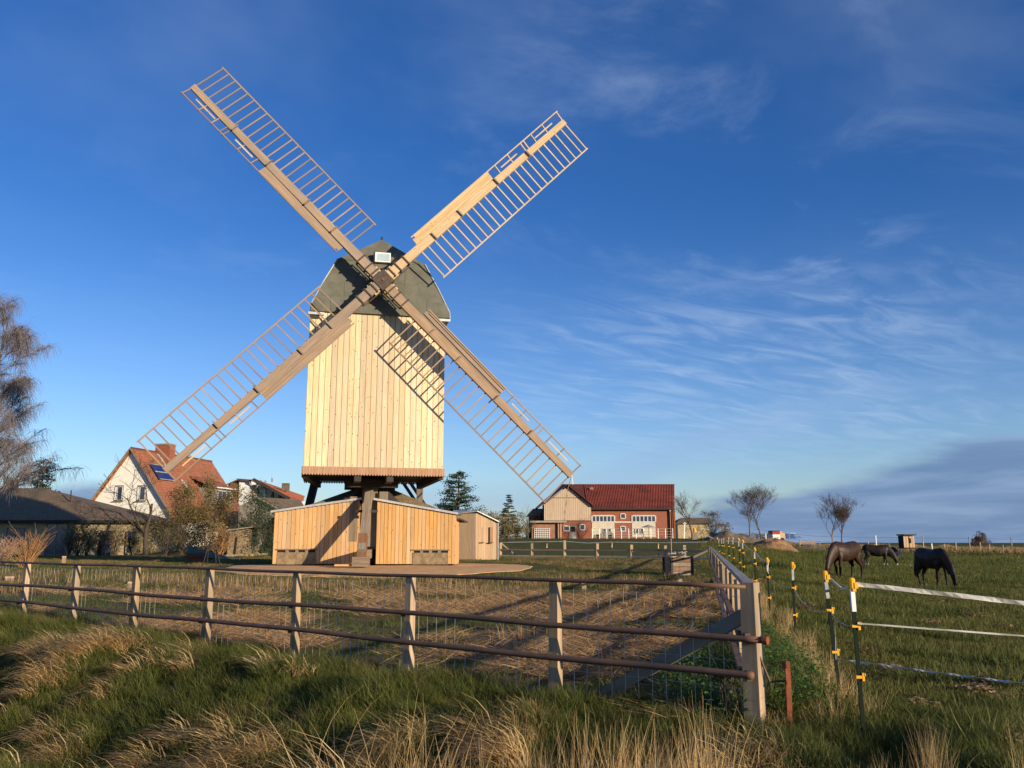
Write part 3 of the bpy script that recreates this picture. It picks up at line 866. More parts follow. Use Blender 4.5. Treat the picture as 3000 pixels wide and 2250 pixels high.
# ------------------------------------------------------------------ more placing helpers
def ray(px, py):
    return U(px, py, 1.)-Vector((0, 0, EYE))
def RG(px, py, y0=3., y1=400.):
    """where the line of sight through (px,py) meets the ground"""
    d = ray(px, py); y = y0
    while y < y1:
        p = Vector((0, 0, EYE))+d*y
        if p.z <= G0(p.x, p.y): return Vector((p.x, p.y, G(p.x, p.y)))
        y *= 1.004
    return Vector((d.x*y1, y1, G(d.x*y1, y1)))
def RP(px, py, p0, n):
    d = ray(px, py); o = Vector((0, 0, EYE)); n = Vector(n)
    return o+d*((Vector(p0)-o).dot(n)/d.dot(n))
def rotz(a): return Matrix.Rotation(a, 3, 'Z')
def window(parent, c, w, h, nrm, cols=1, rows=1, fr=.07, dep=.05, glass=GLASS, fm=FRAMEM):
    """window part with pane sub-parts; nrm is the outward wall normal"""
    nrm = Vector(nrm).normalized(); t = Vector((-nrm.y, nrm.x, 0)); c = Vector(c)+nrm*.02
    m = MB()
    for s in (-1, 1):
        m.beam(c+t*s*w/2-ez*h/2, c+t*s*w/2+ez*h/2, fr, dep*2, up=nrm)
        m.beam(c-t*(w/2-fr/2)+ez*s*h/2, c+t*(w/2-fr/2)+ez*s*h/2, dep*2, fr, up=ez)
    for i in range(1, cols):
        q = c+t*(w*i/cols-w/2); m.beam(q-ez*(h/2-fr/2), q+ez*(h/2-fr/2), fr*.7, dep*1.6, up=nrm)
    f = m.build('window', fm, parent)
    for i in range(cols):
        q = c+t*(w*(i+.5)/cols-w/2); m = MB()
        m.beam(q-ez*(h/2-fr/2), q+ez*(h/2-fr/2), w/cols-fr*.7, .02, up=nrm)
        m.build('pane', glass, f)
    return f

# ------------------------------------------------------------------ white gabled house
hx = Vector((.978, -.206, 0)); hr = Vector((.206, .978, 0)); HY = 80.
apex = U(388, 1317, HY); hw_, hh = 4.95, 6.45; HL = 13.5
gz = G(apex.x, HY)
house = thing('gabled_house', 'white rendered house with steep red tiled roof, solar panels and brick chimney', 'house', (apex.x, HY, gz))
m = MB(); ez_l = apex.z-hh
m.prism([apex-ez*.05, apex+hx*hw_-ez*hh, Vector((*(apex+hx*hw_).xy, gz-.3)), Vector((*(apex-hx*hw_).xy, gz-.3)), apex-hx*hw_-ez*hh], hr*.3)
m.build('gable_wall', PLAST, house)
m = MB()
for s in (-1, 1):
    q = apex+hx*s*hw_; m.prism([Vector((q.x, q.y, gz-.3)), Vector((q.x, q.y, q.z-hh)), Vector((q.x, q.y, q.z-hh))+hr*HL, Vector((q.x, q.y, gz-.3))+hr*HL], -hx*s*.3)
m.prism([p+hr*HL for p in [apex-ez*.05, apex+hx*hw_-ez*hh, Vector((*(apex+hx*hw_).xy, gz-.3)), Vector((*(apex-hx*hw_).xy, gz-.3)), apex-hx*hw_-ez*hh]], -hr*.3)
m.build('side_wall', PLAST, house)
sl = (hx*hw_-ez*hh).normalized(); SL = math.hypot(hw_, hh)+.45
a0 = apex-hr*.22+ez*.12
rf = uvquad('roof', [a0+sl*SL, a0+sl*SL+hr*(HL+.4), a0+hr*(HL+.4), a0], REDTILE, house, .16)
sl2 = (-hx*hw_-ez*hh).normalized()
uvquad('roof', [a0+sl2*SL+hr*(HL+.4), a0+sl2*SL, a0, a0+hr*(HL+.4)], REDTILE, house, .16)
for s_ in (sl, sl2):
    stick('barge_board', a0-hr*.05-ez*.05, a0-hr*.05+s_*SL-ez*.05, .06, .34, OLDW, house, up=hr)
m = MB(); m.tube([a0+ez*.02, a0+hr*(HL+.4)+ez*.02], .10, 8); m.build('ridge', REDTILE, rf)
rn = sl.cross(hr).normalized()
if rn.z < 0: rn = -rn
q = [RP(px, py, a0+rn*.1, rn) for px, py in ((437, 1361), (482, 1367), (519, 1415), (469, 1407))]
dx_, dy_ = (q[1]-q[0]).dot(hr), (q[3]-q[0]).dot(sl)
o_ = q[0]
for i in range(2):
    for j in range(2):
        c_ = o_+hr*(dx_*(i+.5)/2)+sl*(dy_*(j+.5)/2)+rn*.08
        m = MB(); a_ = hr*(dx_/4-.03); b_ = sl*(dy_/4-.03)
        m.prism([c_-a_-b_, c_+a_-b_, c_+a_+b_, c_-a_+b_], rn*.06); pn = m.build('solar_panel', SOLAR, house)
        for s in (-1, 1):
            stick('panel_frame', c_-a_+b_*s+rn*.07, c_+a_+b_*s+rn*.07, .05, .05, ZINC, pn, up=rn)
cc = RP(482, 1350, a0, rn)
m = MB(); m.box(cc+ez*.3, (1.6, .95, 2.5), rotz(math.atan2(hx.y, hx.x))); ch = m.build('chimney', BRICK, house)
# brick needs UVs
def boxuv(o):
    me = o.data; uv = me.uv_layers.new(name='UVMap')
    for p in me.polygons:
        n = p.normal; t = Vector((-n.y, n.x, 0)); t = t.normalized() if t.length > .1 else Vector((1, 0, 0))
        b = n.cross(t)
        for li in p.loop_indices:
            v = me.vertices[me.loops[li].vertex_index].co; uv.data[li].uv = (v.dot(t), v.dot(b) if abs(n.z) > .5 else v.z)
boxuv(ch)
m = MB(); m.box(cc+ez*1.6, (1.7, 1.05, .12), rotz(math.atan2(hx.y, hx.x))); m.build('chimney_cap', CONC, ch)
m = MB(); m.tube([cc+ez*1.6, cc+ez*2.1], .07, 6); m.build('flue', ZINC, ch)
# snow rails / pipe streak on the slope
for (x0, y0, x1, y1) in ((462, 1330, 487, 1364), (532, 1405, 567, 1452)):
    stick('roof_verge', RP(x0, y0, a0+rn*.1, rn), RP(x1, y1, a0+rn*.1, rn), .16, .1, ZINC, house, up=rn)
gn = -hr
for px0, px1, py0, py1 in ((336, 361, 1424, 1467), (402, 428, 1424, 1467)):
    c_ = RP((px0+px1)/2, (py0+py1)/2, apex+gn*.0, gn); w_p = (px1-px0)/FPX*HY; h_p = (py1-py0)/FPX*HY
    m = MB(); m.box(c_+gn*.01, (w_p+.1, .06, h_p+.1), rotz(math.atan2(hx.y, hx.x))); m.build('reveal', INNER, house)
    window(house, c_+hx*.12+gn*.03, w_p*.68, h_p*.9, gn, 1)
    m = MB(); m.box(c_-hx*w_p*.4+gn*.05, (w_p*.22, .06, h_p*.9), rotz(math.atan2(hx.y, hx.x))); m.build('window_jamb', PLAST, house)
    m = MB(); m.box(c_-ez*(h_p/2+.06)+gn*.1, (w_p+.3, .2, .07), rotz(math.atan2(hx.y, hx.x))); m.build('window_sill', CONC, house)
for px0, px1, py0, py1 in ((436, 465, 1514, 1528), (375, 400, 1560, 1610), (500, 530, 1560, 1625)):
    c_ = RP((px0+px1)/2, (py0+py1)/2, apex, gn)
    window(house, c_+gn*.02, (px1-px0)/FPX*HY, (py1-py0)/FPX*HY, gn, 2)
# dormer on the right slope
d0, d1 = RP(535, 1404, a0, rn), RP(655, 1405, a0, rn)
dm = thing_d = None
dd0 = a0+sl*2.6+hr*7.2; dd1 = a0+sl*2.6+hr*11.2
out = Vector((hx.x, hx.y, -.38)).normalized()
uvquad('dormer_roof', [dd0+out*3.4, dd1+out*3.4, dd1, dd0], REDTILE, house, .12)
e0 = dd0+out*3.1-ez*.1; e1 = dd1+out*3.1-ez*.1
m = MB(); m.prism([e0-hr*-.2, e1+hr*-.2, e1+hr*-.2-ez*1.7, e0-hr*-.2-ez*1.7], -hx*1.8); m.build('dormer_wall', GREYW, house)
window(house, (e0+e1)/2-ez*.75, 2.4, .9, hx, 3)
stick('dormer_fascia', dd0+out*3.42, dd1+out*3.42, .05, .12, WHITE, house)

# ------------------------------------------------------------------ dark hipped bungalow
BY = 65.
bg_ = thing('bungalow', 'low bungalow with dark brown hipped roof at the left, half in shadow', 'house', (U(100, 1600, BY).x, BY, G(-27, BY)))
r0, r1 = U(-260, 1430, 70.5), U(128, 1430, 70.5)
f0, f1 = U(-420, 1524, BY), U(388, 1524, BY); k0, k1 = Vector((f0.x, 76, f0.z)), Vector((f1.x, 76, f1.z))
uvquad('roof', [f0, f1, r1, r0], BRNTILE, bg_, .14); rf = uvquad('roof', [f1, k1, r1], BRNTILE, bg_, .14)
uvquad('roof', [k1, k0, r0, r1], BRNTILE, bg_, .14); uvquad('roof', [k0, f0, r0], BRNTILE, bg_, .14)
m = MB(); gzb = G(-27, BY)-.3; wl_, wr_ = f0.x+.6, f1.x-.75
m.box(((wl_+wr_)/2, 70.6, (f0.z-.1+gzb)/2), (wr_-wl_, 10.2, f0.z-.1-gzb)); m.build('wall', OCHRE, bg_)
stick('fascia', f0+Vector((0, -.02, -.08)), f1+Vector((0, -.02, -.08)), .05, .22, DARKW, bg_)
stick('gutter', f0+Vector((0, -.09, -.05)), f1+Vector((0, -.09, -.05)), .1, .1, DARKW, bg_)
for px0, px1, py0, py1 in ((135, 195, 1536, 1625), (295, 330, 1556, 1628), (372, 398, 1556, 1620), (20, 70, 1548, 1600)):
    a = U((px0+px1)/2, (py0+py1)/2, BY+.5)
    window(bg_, (a.x, BY+.48, a.z), (px1-px0)/FPX*BY, (py1-py0)/FPX*BY, (0, -1, 0), 2, fm=OLDW)
m = MB(); q = U(30, 1440, 71); m.box((q.x, 71.2, q.z), (.75, .6, 1.9)); ch = m.build('chimney', DARKSOIL, bg_)
m = MB(); m.box((q.x, 71.2, q.z+1.), (.85, .7, .1)); m.build('chimney_cap', CONC, ch)
q = U(207, 1455, 68); m = MB(); m.tube([(q.x, q.y, q.z-.6), (q.x, q.y, q.z+.5)], .05, 5); m.build('vent_pipe', DARKW, bg_)

# ------------------------------------------------------------------ modern terraced house with orange roofs
MY = 110.
mh = thing('modern_house', 'modern house with white tower and sloping bright orange tiled roof', 'house', (U(760, 1480, MY).x, MY, G(-30, MY)))
def P(px, py, dy=0): return U(px, py, MY+dy)
gb = G(-30, MY)-.2
def wallpoly(name, pts, mat, parent, depth=4., Y=MY):
    m = MB(); m.prism([U(px, py, Y) if py else Vector((U(px, 1500, Y).x, Y, gb)) for px, py in pts], (0, depth, 0))
    o = m.build(name, mat, parent); boxuv(o); return o
wallpoly('tower', [(701, 1405), (731, 1408), (731, 0), (701, 0)], WHITE, mh)
wallpoly('brown_wing', [(674, 1415), (694, 1406), (700, 1406), (700, 0), (674, 0)], BOOT, mh, 4, MY+.3)
wallpoly('white_wing', [(650, 1428), (674, 1416), (674, 0), (650, 0)], WHITE, mh, 4, MY+.6)
uvquad('tower_roof', [P(662, 1419, -.5), P(697, 1403, -.5), P(700, 1403, 5), P(665, 1419, 5)], BRNTILE, mh, .15)
stick('tower_eave', P(699, 1405, -.4), P(736, 1408, -.4), .3, .25, BRNTILE, mh)
wallpoly('grey_bay', [(731, 1420), (752, 1420), (752, 0), (731, 0)], CURT, mh, 4, MY+.4)
for px, py in ((741, 1438), (741, 1455)):
    pass
stick('bay_bar', P(741, 1422, .3), P(741, 1465, .3), .1, .08, BOOT, mh)
stick('bay_bar', P(732, 1442, .3), P(752, 1442, .3), .1, .08, BOOT, mh)
uvquad('roof', [P(772, 1424, -1), P(888, 1470, -1), P(893, 1453, 7), P(742, 1401, 7)], ORTILE, mh, .2)
uvquad('roof', [P(731, 1407, 0), P(745, 1402, 0), P(772, 1424, -1), P(760, 1420, 0)], BRNTILE, mh, .15)
stick('roof_edge', P(742, 1404, -1.2), P(850, 1462, -1.2), .15, .35, DARKW, mh)
wallpoly('glazed_front', [(753, 1420), (775, 1426), (850, 1466), (850, 0), (753, 0)], GLASS, mh, 3, MY+1)
for px, t_ in ((775, 1427), (797, 1440), (818, 1450)):
    stick('mullion', P(px, t_, .8), P(px, 1466, .8), .25, .12, WHITE if px == 775 else OLDW, mh)
stick('balcony_rail', P(756, 1462, .2), P(850, 1464, .2), .1, .12, GREYW, mh)
m = MB(); m.box(P(837, 1427, 2.), (.9, .6, 1.0)); m.build('chimney', DARKSOIL, mh)
stick('vent_pipe', P(797, 1412, 3), P(797, 1401, 3), .12, .12, RUST, mh)
wallpoly('white_parapet', [(857, 1465), (893, 1470), (893, 1479), (857, 1474)], WHITE, mh, 1, MY-1.5)
for px, py in ((805, 1420), (815, 1424), (830, 1428)):
    pass
# garage gable in front of it
GY = 84.
gr = thing('grey_outbuilding', 'dark gabled outbuilding with brown tiled roof below the orange roofed house', 'outbuilding', (U(790, 1500, GY).x, GY, G(-22, GY)))
gb = G(-22, GY)-.2
wallpoly('gable_wall', [(754, 1458), (820, 1493), (820, 0), (700, 0), (700, 1482)], CONC, gr, 5, GY)
def Pg(px, py, dy=0): return U(px, py, GY+dy)
uvquad('roof', [Pg(820, 1497, -.3), Pg(900, 1497, 5), Pg(880, 1464, 9), Pg(752, 1456, -.3)], BRNTILE, gr, .15)
stick('verge', Pg(752, 1456, -.4), Pg(823, 1495, -.4), .06, .18, GREYW, gr)

# stone hut remains
SY = 66.
hut = thing('stone_hut', 'low ochre walled hut with flat slab roof left of the plank sheds', 'hut', (U(700, 1600, SY).x, SY, G(-21, SY)))
gb = G(-21, SY)-.2
wallpoly('wall', [(672, 1556), (731, 1550), (731, 0), (672, 0)], STONE, hut, 3, SY)
wallpoly('door_opening', [(690, 1572), (696, 1572), (696, 0), (690, 0)], INNER, hut, .3, SY-.05)
m = MB(); m.prism([U(664, 1556, SY-.4), U(735, 1546, SY-.4), U(735, 1543, SY-.4), U(664, 1552, SY-.4)], (0, 3.6, 0)); m.build('roof_slab', CONC, hut)

# ------------------------------------------------------------------ brick barn with boarded gable
NY = 110.
barn = thing('barn', 'brick barn with red corrugated tile roof and pale boarded gable', 'barn', (U(1760, 1575, NY).x, NY, G(12, NY)))
bgz = G(12, NY)-.6
def Q(px, py, y=NY): return U(px, py, y)
def wq(name, px0, px1, py0, py1, Y, mat, parent, d=.3):
    a = Q(px0, py1, Y); b = Q(px1, py0, Y)
    z0 = bgz if py1 is None else a.z
    m = MB(); m.box(((a.x+b.x)/2, Y+d/2, (z0+b.z)/2), (b.x-a.x, d, b.z-z0)); o = m.build(name, mat, parent); boxuv(o); return o
zev = Q(1730, 1489).z
a = Q(1732, 1489); b = Q(1971, 1489)
m = MB(); m.box(((a.x+b.x)/2, NY+5, (bgz+zev)/2), (b.x-a.x, 10, zev-bgz)); bw = m.build('brick_wall', BRICK, barn); boxuv(bw)
GYb = 106.
ap = Q(1661.5, 1423, GYb); gl, gr_ = Q(1594, 1484, GYb), Q(1731.5, 1476, GYb)
zb = Q(1660, 1525.5, GYb).z
m = MB(); m.box(((gl.x+gr_.x)/2, GYb+3, (bgz+zb)/2), (gr_.x-gl.x, 6, zb-bgz)); o = m.build('gable_brick_wall', BRICK, barn); boxuv(o)
zl_, zr_ = gl.z+.35, gr_.z-.1
m = MB(); m.prism([Vector((gl.x, GYb+.1, zb)), Vector((gr_.x, GYb+.1, zb)), Vector((gr_.x, GYb+.1, zr_)), ap+Vector((0, .1, -.1)), Vector((gl.x, GYb+.1, zl_))], (0, 6, 0)); m.build('gable_core', INNER, barn)
def zroof(x):
    return zl_+(ap.z-zl_)*(x-gl.x)/(ap.x-gl.x) if x < ap.x else ap.z+(zr_-ap.z)*(x-ap.x)/(gr_.x-ap.x)
nb_ = 44; W_ = gr_.x-gl.x; mA = MB(); zs = Q(1660, 1458.5, GYb).z
for i in range(nb_):
    x = gl.x+W_*(i+.5)/nb_; w = W_/nb_-.02; zt = zroof(x)-.12; yy = GYb-.02-(.035 if i % 2 else 0)
    mA.box((x, yy, (zb+min(zt, zs-.04))/2), (w if i % 2 == 0 else w*.7, .05, min(zt, zs-.04)-zb))
    if zt > zs+.1: mA.box((x, yy-.03, (zs+.02+zt)/2), (w if i % 2 == 0 else w*.7, .05, zt-zs-.02))
mA.build('gable_boarding', BARNW, barn)
stick('sole_plate', Vector((gl.x, GYb-.06, zb)), Vector((gr_.x, GYb-.06, zb)), .08, .10, BOOT, barn)
def ribbed(name, p0, p1, q1, q0, nr, amp, mat, parent):
    """corrugated roof surface between eave p0-p1 and ridge q0-q1"""
    m = MB(); nrm = (p1-p0).cross(q0-p0).normalized()
    if nrm.z < 0: nrm = -nrm
    for i in range(nr+1):
        for (u, o_) in ((0, 0), (.3, amp), (.6, amp), (.8, 0)) if i < nr else ((0, 0),):
            t = (i+u)/nr; m.v.append(tuple(p0.lerp(p1, t)+nrm*o_)); m.v.append(tuple(q0.lerp(q1, t)+nrm*o_))
    for k in range(len(m.v)//2-1): m.f.append((2*k, 2*k+2, 2*k+3, 2*k+1))
    b = len(m.v); m.v += [tuple(x-nrm*.1) for x in (p0, p1, q1, q0)]; m.f.append((b+3, b+2, b+1, b))
    o = m.build(name, mat, parent); boxuv(o); return o
e0, e1 = Q(1722, 1490, NY-.6), Q(1976, 1490, NY-.6); g0, g1 = Q(1664, 1421, NY+5), Q(1976, 1421, NY+5)
ribbed('roof', e0, e1, g1, Vector((e0.x-.0, g0.y, g0.z)), 56, .09, BARNTILE, barn)
kk = Vector((ap.x, g0.y, g0.z))
uvquad('roof', [Vector((gl.x-.9, GYb-.4, zl_-.55)), ap+Vector((0, -.4, .05)), kk, Vector((gl.x-.9, g0.y, zl_-.55))][::-1], BARNTILE, barn, .15)
ribbed('roof', Vector((gr_.x+.3, GYb-.4, zr_-.2)), Vector((gr_.x+.3, g0.y, zr_-.2)), kk, ap+Vector((0, -.4, .05)), 26, .08, BARNTILE, barn)
m = MB(); m.prism([kk, Vector((e0.x, g0.y, g0.z)), Vector((e0.x, NY-.3, e0.z+.1)), Vector((gr_.x, NY-.6, zr_-.1))], (0, .12, -.08)); m.build('roof_valley', BARNTILE, barn); boxuv(barn.children[-1])
ribbed('roof', Vector((e1.x, NY+10.8, e0.z)), Vector((kk.x, NY+10.8, e0.z)), Vector((kk.x, g0.y, g0.z)), Vector((e1.x, g0.y, g0.z)), 40, .09, BARNTILE, barn)
for s, zz in ((gl.x-.95, zl_-.5), (gr_.x+.25, zr_-.15)):
    stick('barge_board', ap+Vector((0, -.45, .1)), Vector((s, GYb-.45, zz)), .06, .3, DARKW, barn, up=(0, 1, 0))
m = MB(); m.prism([Vector((e1.x-.15, NY-.5, bgz)), Vector((e1.x-.15, NY-.5, e1.z)), Vector((e1.x-.15, g0.y, g1.z-.1)), Vector((e1.x-.15, NY+10, e1.z)), Vector((e1.x-.15, NY+10, bgz))], (-.2, 0, 0)); o = m.build('gable_end', BRICK, barn); boxuv(o)
stick('gutter', e0+Vector((0, -.12, -.05)), e1+Vector((0, -.12, -.05)), .14, .14, DARKW, barn)
stick('downpipe', Q(1969, 1497, NY-.2), Vector((Q(1969, 1497, NY-.2).x, NY-.2, bgz)), .12, .12, RUST, barn)
stick('corner_post', Q(1973, 1492, NY-.4), Vector((Q(1973, 1492, NY-.4).x, NY-.4, bgz)), .35, .2, RUST, barn)
stick('ridge', Vector((kk.x, g0.y, g0.z))+ez*.06-Vector((0, 0, 0)), g1+ez*.06, .25, .12, BARNTILE, barn)
for px0, px1 in ((1735, 1800), (1852, 1920)):
    cx, cz = Q((px0+px1)/2, 1520, NY-.05), 0
    window(barn, Vector((cx.x, NY-.02, cx.z)), (px1-px0)/FPX*NY, 18/FPX*NY, (0, -1, 0), 6, fr=.16)
    wq('rendered_panel', px0, px1, 1531, 1574, NY-.06, PANELM, barn, .1)
    for j, dx in enumerate((.55, .78)):
        q = Q(px0+(px1-px0)*dx if px0 == 1735 else px0+(px1-px0)*(dx-.35), 1556, NY-.08)
        window(barn, Vector((q.x, NY-.10, q.z)), .38, .62, (0, -1, 0), 1)
for py in (1512, 1549):
    q = Q(1825, py, NY); window(barn, Vector((q.x, NY-.02, q.z)), .62, .60, (0, -1, 0), 1, fr=.12)
stick('string_course', Q(1800, 1529.5, NY-.03), Q(1852, 1529.5, NY-.03), .05, .1, PLAST, barn)
for px0, px1, py0, py1 in ((1651, 1668, 1541, 1555), (1699, 1713, 1537, 1552)):
    q = Q((px0+px1)/2, (py0+py1)/2, GYb); window(barn, Vector((q.x, GYb-.02, q.z)), (px1-px0)/FPX*GYb, (py1-py0)/FPX*GYb, (0, -1, 0), 1, fr=.12)
q = Q(1678, 1560, GYb); m = MB(); m.box((q.x, GYb-.02, q.z), (.85, .08, 1.6)); dr = m.build('door', CURT, barn)
m = MB(); m.box((q.x, GYb-.07, q.z+.4), (.6, .03, .62)); m.build('door_opening', INNER, dr)
q = Q(1732, 1434, NY+4); m = MB(); m.box((q.x, NY+3.6, q.z+.1), (.5, .3, .3)); m.build('roof_vent', OLDW, barn)
# lean-to with lattice and flat roof
lt = thing('brick_lean_to', 'low weathered brick lean-to with white lattice front beside the boarded barn gable', 'lean-to', (Q(1600, 1575, 104).x, 104, G(4, 104)))
a, b = Q(1558, 1530, 104), Q(1640, 1530, 104)
m = MB(); m.box(((a.x+b.x)/2, 105, (bgz+a.z)/2), (b.x-a.x, 1.9, a.z-bgz)); o = m.build('wall', WEATH, lt); boxuv(o)
m = MB(); m.box(((a.x+b.x)/2+.25, 104.8, a.z+.05), (b.x-a.x+1.1, 3, .22)); m.build('roof_slab', GREYW, lt)
mL = MB(); la, lb = Q(1566, 1548, 103.9), Q(1610, 1548, 103.9)
for i in range(9):
    x = la.x+(lb.x-la.x)*i/8; mL.box((x, 103.93, (bgz+la.z)/2), (.06, .05, la.z-bgz))
for i in range(6): mL.box(((la.x+lb.x)/2, 103.90, bgz+.5+(la.z-bgz-.5)*i/5), (lb.x-la.x, .04, .05))
mL.build('lattice', WHITE, lt)
for px in (1636, 1643): 
    q = Q(px, 1530, 103.8); stick('porch_post', Vector((q.x, 103.8, bgz)), Vector((q.x, 103.8, q.z)), .14, .14, SKIRT, lt)
# dark annex
an = thing('dark_annex', 'dark tiled annex showing left of the barn gable', 'outbuilding', (Q(1575, 1570, 114).x, 114, G(4, 114)))
a, b = Q(1550, 1508, 114), Q(1600, 1508, 114)
m = MB(); m.box(((a.x+b.x)/2+1, 116, (bgz+a.z)/2), (b.x-a.x+2, 3.6, a.z-bgz)); m.build('wall', DARKW, an)
t0, t1 = Q(1562, 1490, 117), Q(1610, 1490, 117)
uvquad('roof', [Vector((a.x-.3, 113.8, a.z-.1)), Vector((b.x+2, 113.8, a.z-.1)), Vector((t1.x, 117, t1.z)), Vector((t0.x, 117, t0.z))], BRNTILE, an, .15)
uvquad('roof', [Vector((a.x-.3, 120, a.z-.1)), Vector((a.x-.3, 113.8, a.z-.1)), Vector((t0.x, 117, t0.z))], BRNTILE, an, .15)
# farmhouse behind on the right
fh = thing('farmhouse', 'low farmhouse with long dark roof beyond the right end of the barn', 'house', (Q(2040, 1560, 165).x, 165, G(35, 165)))
a, b = Q(1985, 1532, 165), Q(2078, 1532, 165); bz = G(35, 165)-1
m = MB(); m.box(((a.x+b.x)/2, 168, (bz+a.z)/2), (b.x-a.x, 6, a.z-bz)); m.build('wall', OCHRE, fh)
t0, t1 = Q(1995, 1517, 168), Q(2076, 1517, 168)
uvquad('roof', [Vector((a.x-.4, 164.4, a.z)), Vector((b.x+.4, 164.4, a.z)), t1, t0], BRNTILE, fh, .2)
uvquad('roof', [Vector((b.x+.4, 164.4, a.z)), Vector((b.x+.4, 171.6, a.z)), t1], BRNTILE, fh, .2)
uvquad('roof', [Vector((b.x+.4, 171.6, a.z)), Vector((a.x-.4, 171.6, a.z)), t0, t1], BRNTILE, fh, .2)

# small shed right of the plank sheds
KY = 48.
ks = thing('small_shed', 'small pale wood shed with two narrow red shutters, right of the plank sheds', 'shed', (U(1395, 1636, KY).x, KY, G(-2, KY)))
kg = G(-2, KY)-.1
a, b, c_ = U(1333, 1508, KY+.5), U(1396, 1500, KY), U(1458, 1532, KY+.3)
m = MB(); m.prism([Vector((a.x, a.y, kg)), Vector((b.x, b.y, kg)), Vector((b.x, b.y, b.z)), Vector((a.x, a.y, b.z))], (0.05, .1, 0)); side = m.build('side_wall', INNER, ks)
for i in range(14):
    q = (i+.5)/14; p_ = a.lerp(b, q); stick('batten', Vector((p_.x, p_.y-.03, kg)), Vector((p_.x, p_.y-.03, b.z-.08)), .085, .05, PALEW, side, up=(b-a).cross(ez))
m = MB(); m.prism([Vector((b.x, b.y, kg)), Vector((c_.x, c_.y, kg)), Vector((c_.x, c_.y, c_.z)), Vector((b.x, b.y, b.z-.02))], (0, .06, 0)); fw = m.build('front_wall', INNER, ks)
for i in range(9):
    q = (i+.5)/9; p_ = b.lerp(c_, q); zt = b.z+(c_.z-b.z)*q-.04
    stick('plank', Vector((p_.x, p_.y-.02, kg)), Vector((p_.x, p_.y-.02, zt)), (c_.x-b.x)/9-.006, .03, PALEW, fw, up=(0, 1, 0))
m = MB(); m.prism([a+Vector((-.15, -.15, .0)), b+Vector((.05, -.2, .02)), c_+Vector((.1, -.2, .03)), c_+Vector((-.3, 3.2, .03)), a+Vector((-.2, 3.0, .3))], (0, 0, .06)); m.build('roof', ZINC, ks)
for px in (1412, 1439.5):
    p0, p1 = U(px, 1588, KY), U(px, 1544, KY)
    stick('shutter', Vector((p0.x, KY+.08, p0.z)), Vector((p0.x, KY+.08, p1.z)), .15, .12, SKIRT, ks, up=(0, 1, 0))
    m = MB(); m.box((p0.x, KY+.0, p0.z-.03), (.22, .18, .05)); m.build('shutter_sill', BOOT, ks)
m = MB(); m.tube([c_+Vector((.02, -.08, .0)), Vector((c_.x+.02, c_.y-.08, kg))], .035, 6); m.build('downpipe', ZINC, ks)

# ------------------------------------------------------------------ front paddock fence
K0 = Vector((2.225, 8.2, 0)); STEP = Vector((-.2145*8.2, .1727*8.2, 0))
fn_ = Vector((-.627, -.779, 0))
ff_ = thing('paddock_fence', 'post and pipe rail fence with wire mesh along the top of the ditch', 'fence', (K0.x, K0.y, G(*K0.xy)))
ZT, ZM, ZL = 1.245, .79, .455
udir = STEP.normalized()
for t in range(0, 10):
    p = K0+STEP*t; g = G(p.x, p.y)
    w = .15 if t == 0 else rng_.uniform(.095, .125); d = .15 if t == 0 else rng_.uniform(.08, .11)
    ln = Vector((rng_.gauss(0, .012), rng_.gauss(0, .012), 0))
    ps = stick('post', Vector((p.x, p.y, g-.3)), Vector((p.x, p.y, ZT+(.04 if t == 0 else -.01)))+ln, w*1.1, d*1.1, POST, ff_, up=fn_, w2=w*.9, d2=d*.9)
    for z in (ZM, ZL):
        m = MB(); m.box((p.x+fn_.x*.10, p.y+fn_.y*.10, z), (.05, .05, .09)); m.build('rail_clip', IRON, ff_)
def railpts(z, off, sag, ext):
    out = []
    for i in range(0, 37):
        t = i/4.; p = K0+STEP*t+fn_*off; out.append(Vector((p.x, p.y, z+sag*math.sin(t*1.7+z*5)+.004*math.sin(t*5))))
    out.insert(0, out[0]-udir*ext)
    return out
m = MB(); m.tube(railpts(ZT, .06, .006, -.02), .022, 10); m.build('top_rail', PIPE, ff_, smooth=True)
m = MB(); m.tube(railpts(ZM, .12, .012, .16), .030, 12); rr_ = m.build('middle_rail', PIPE, ff_, smooth=True)
m = MB(); e = railpts(ZM, .12, .012, .16)[0]; m.tube([e, e-udir*.045], .038, 12); m.build('rail_cap', RUST, rr_)
m = MB(); m.tube(railpts(ZL, .12, .012, .05), .032, 12); m.build('bottom_rail', PIPE, ff_, smooth=True)
m = MB()
for i in range(0, 130):
    p = K0+STEP*(i*.07)-fn_*.075; g = G(p.x, p.y)
    j = rng_.uniform(-.01, .01)
    m.tube([(p.x, p.y, g+.02), (p.x+j, p.y, .6), (p.x, p.y, 1.15)], .0034, 3, cap=False)
for z in (.30, .55, .85, 1.14):
    m.tube([K0+STEP*(i*.25)-fn_*.075+ez*(z+.01*math.sin(i)) for i in range(37)], .0016, 3, cap=False)
m.build('wire_mesh', WIRE, ff_)
a = K0-fn_*.06+udir*.10+ez*.97; b = K0-fn_*.30+STEP*.82; b.z = G(b.x, b.y)+.02
stick('diagonal_brace', a, b, .05, .13, OLDW, ff_)
# rusty stake at the corner
p = Vector((2.50, 8.10, 0)); st_ = thing('rusty_stake', 'short rust red steel stake beside the corner post', 'stake', (p.x, p.y, G(p.x, p.y)))
m = MB(); m.beam((p.x, p.y, G(p.x, p.y)-.2), (p.x+.01, p.y, .56), .045, .03); m.build('shaft', RUST, st_)
m = MB(); m.box((p.x-.01, p.y-.02, .56), (.07, .02, .06)); m.build('tab', RUST, st_)
m = MB(); m.tube([(K0.x+.05, K0.y-.05, .62), (K0.x+.13, K0.y-.06, .40), (p.x, p.y, .42)], .012, 5); m.build('hook_wire', IRON, st_)

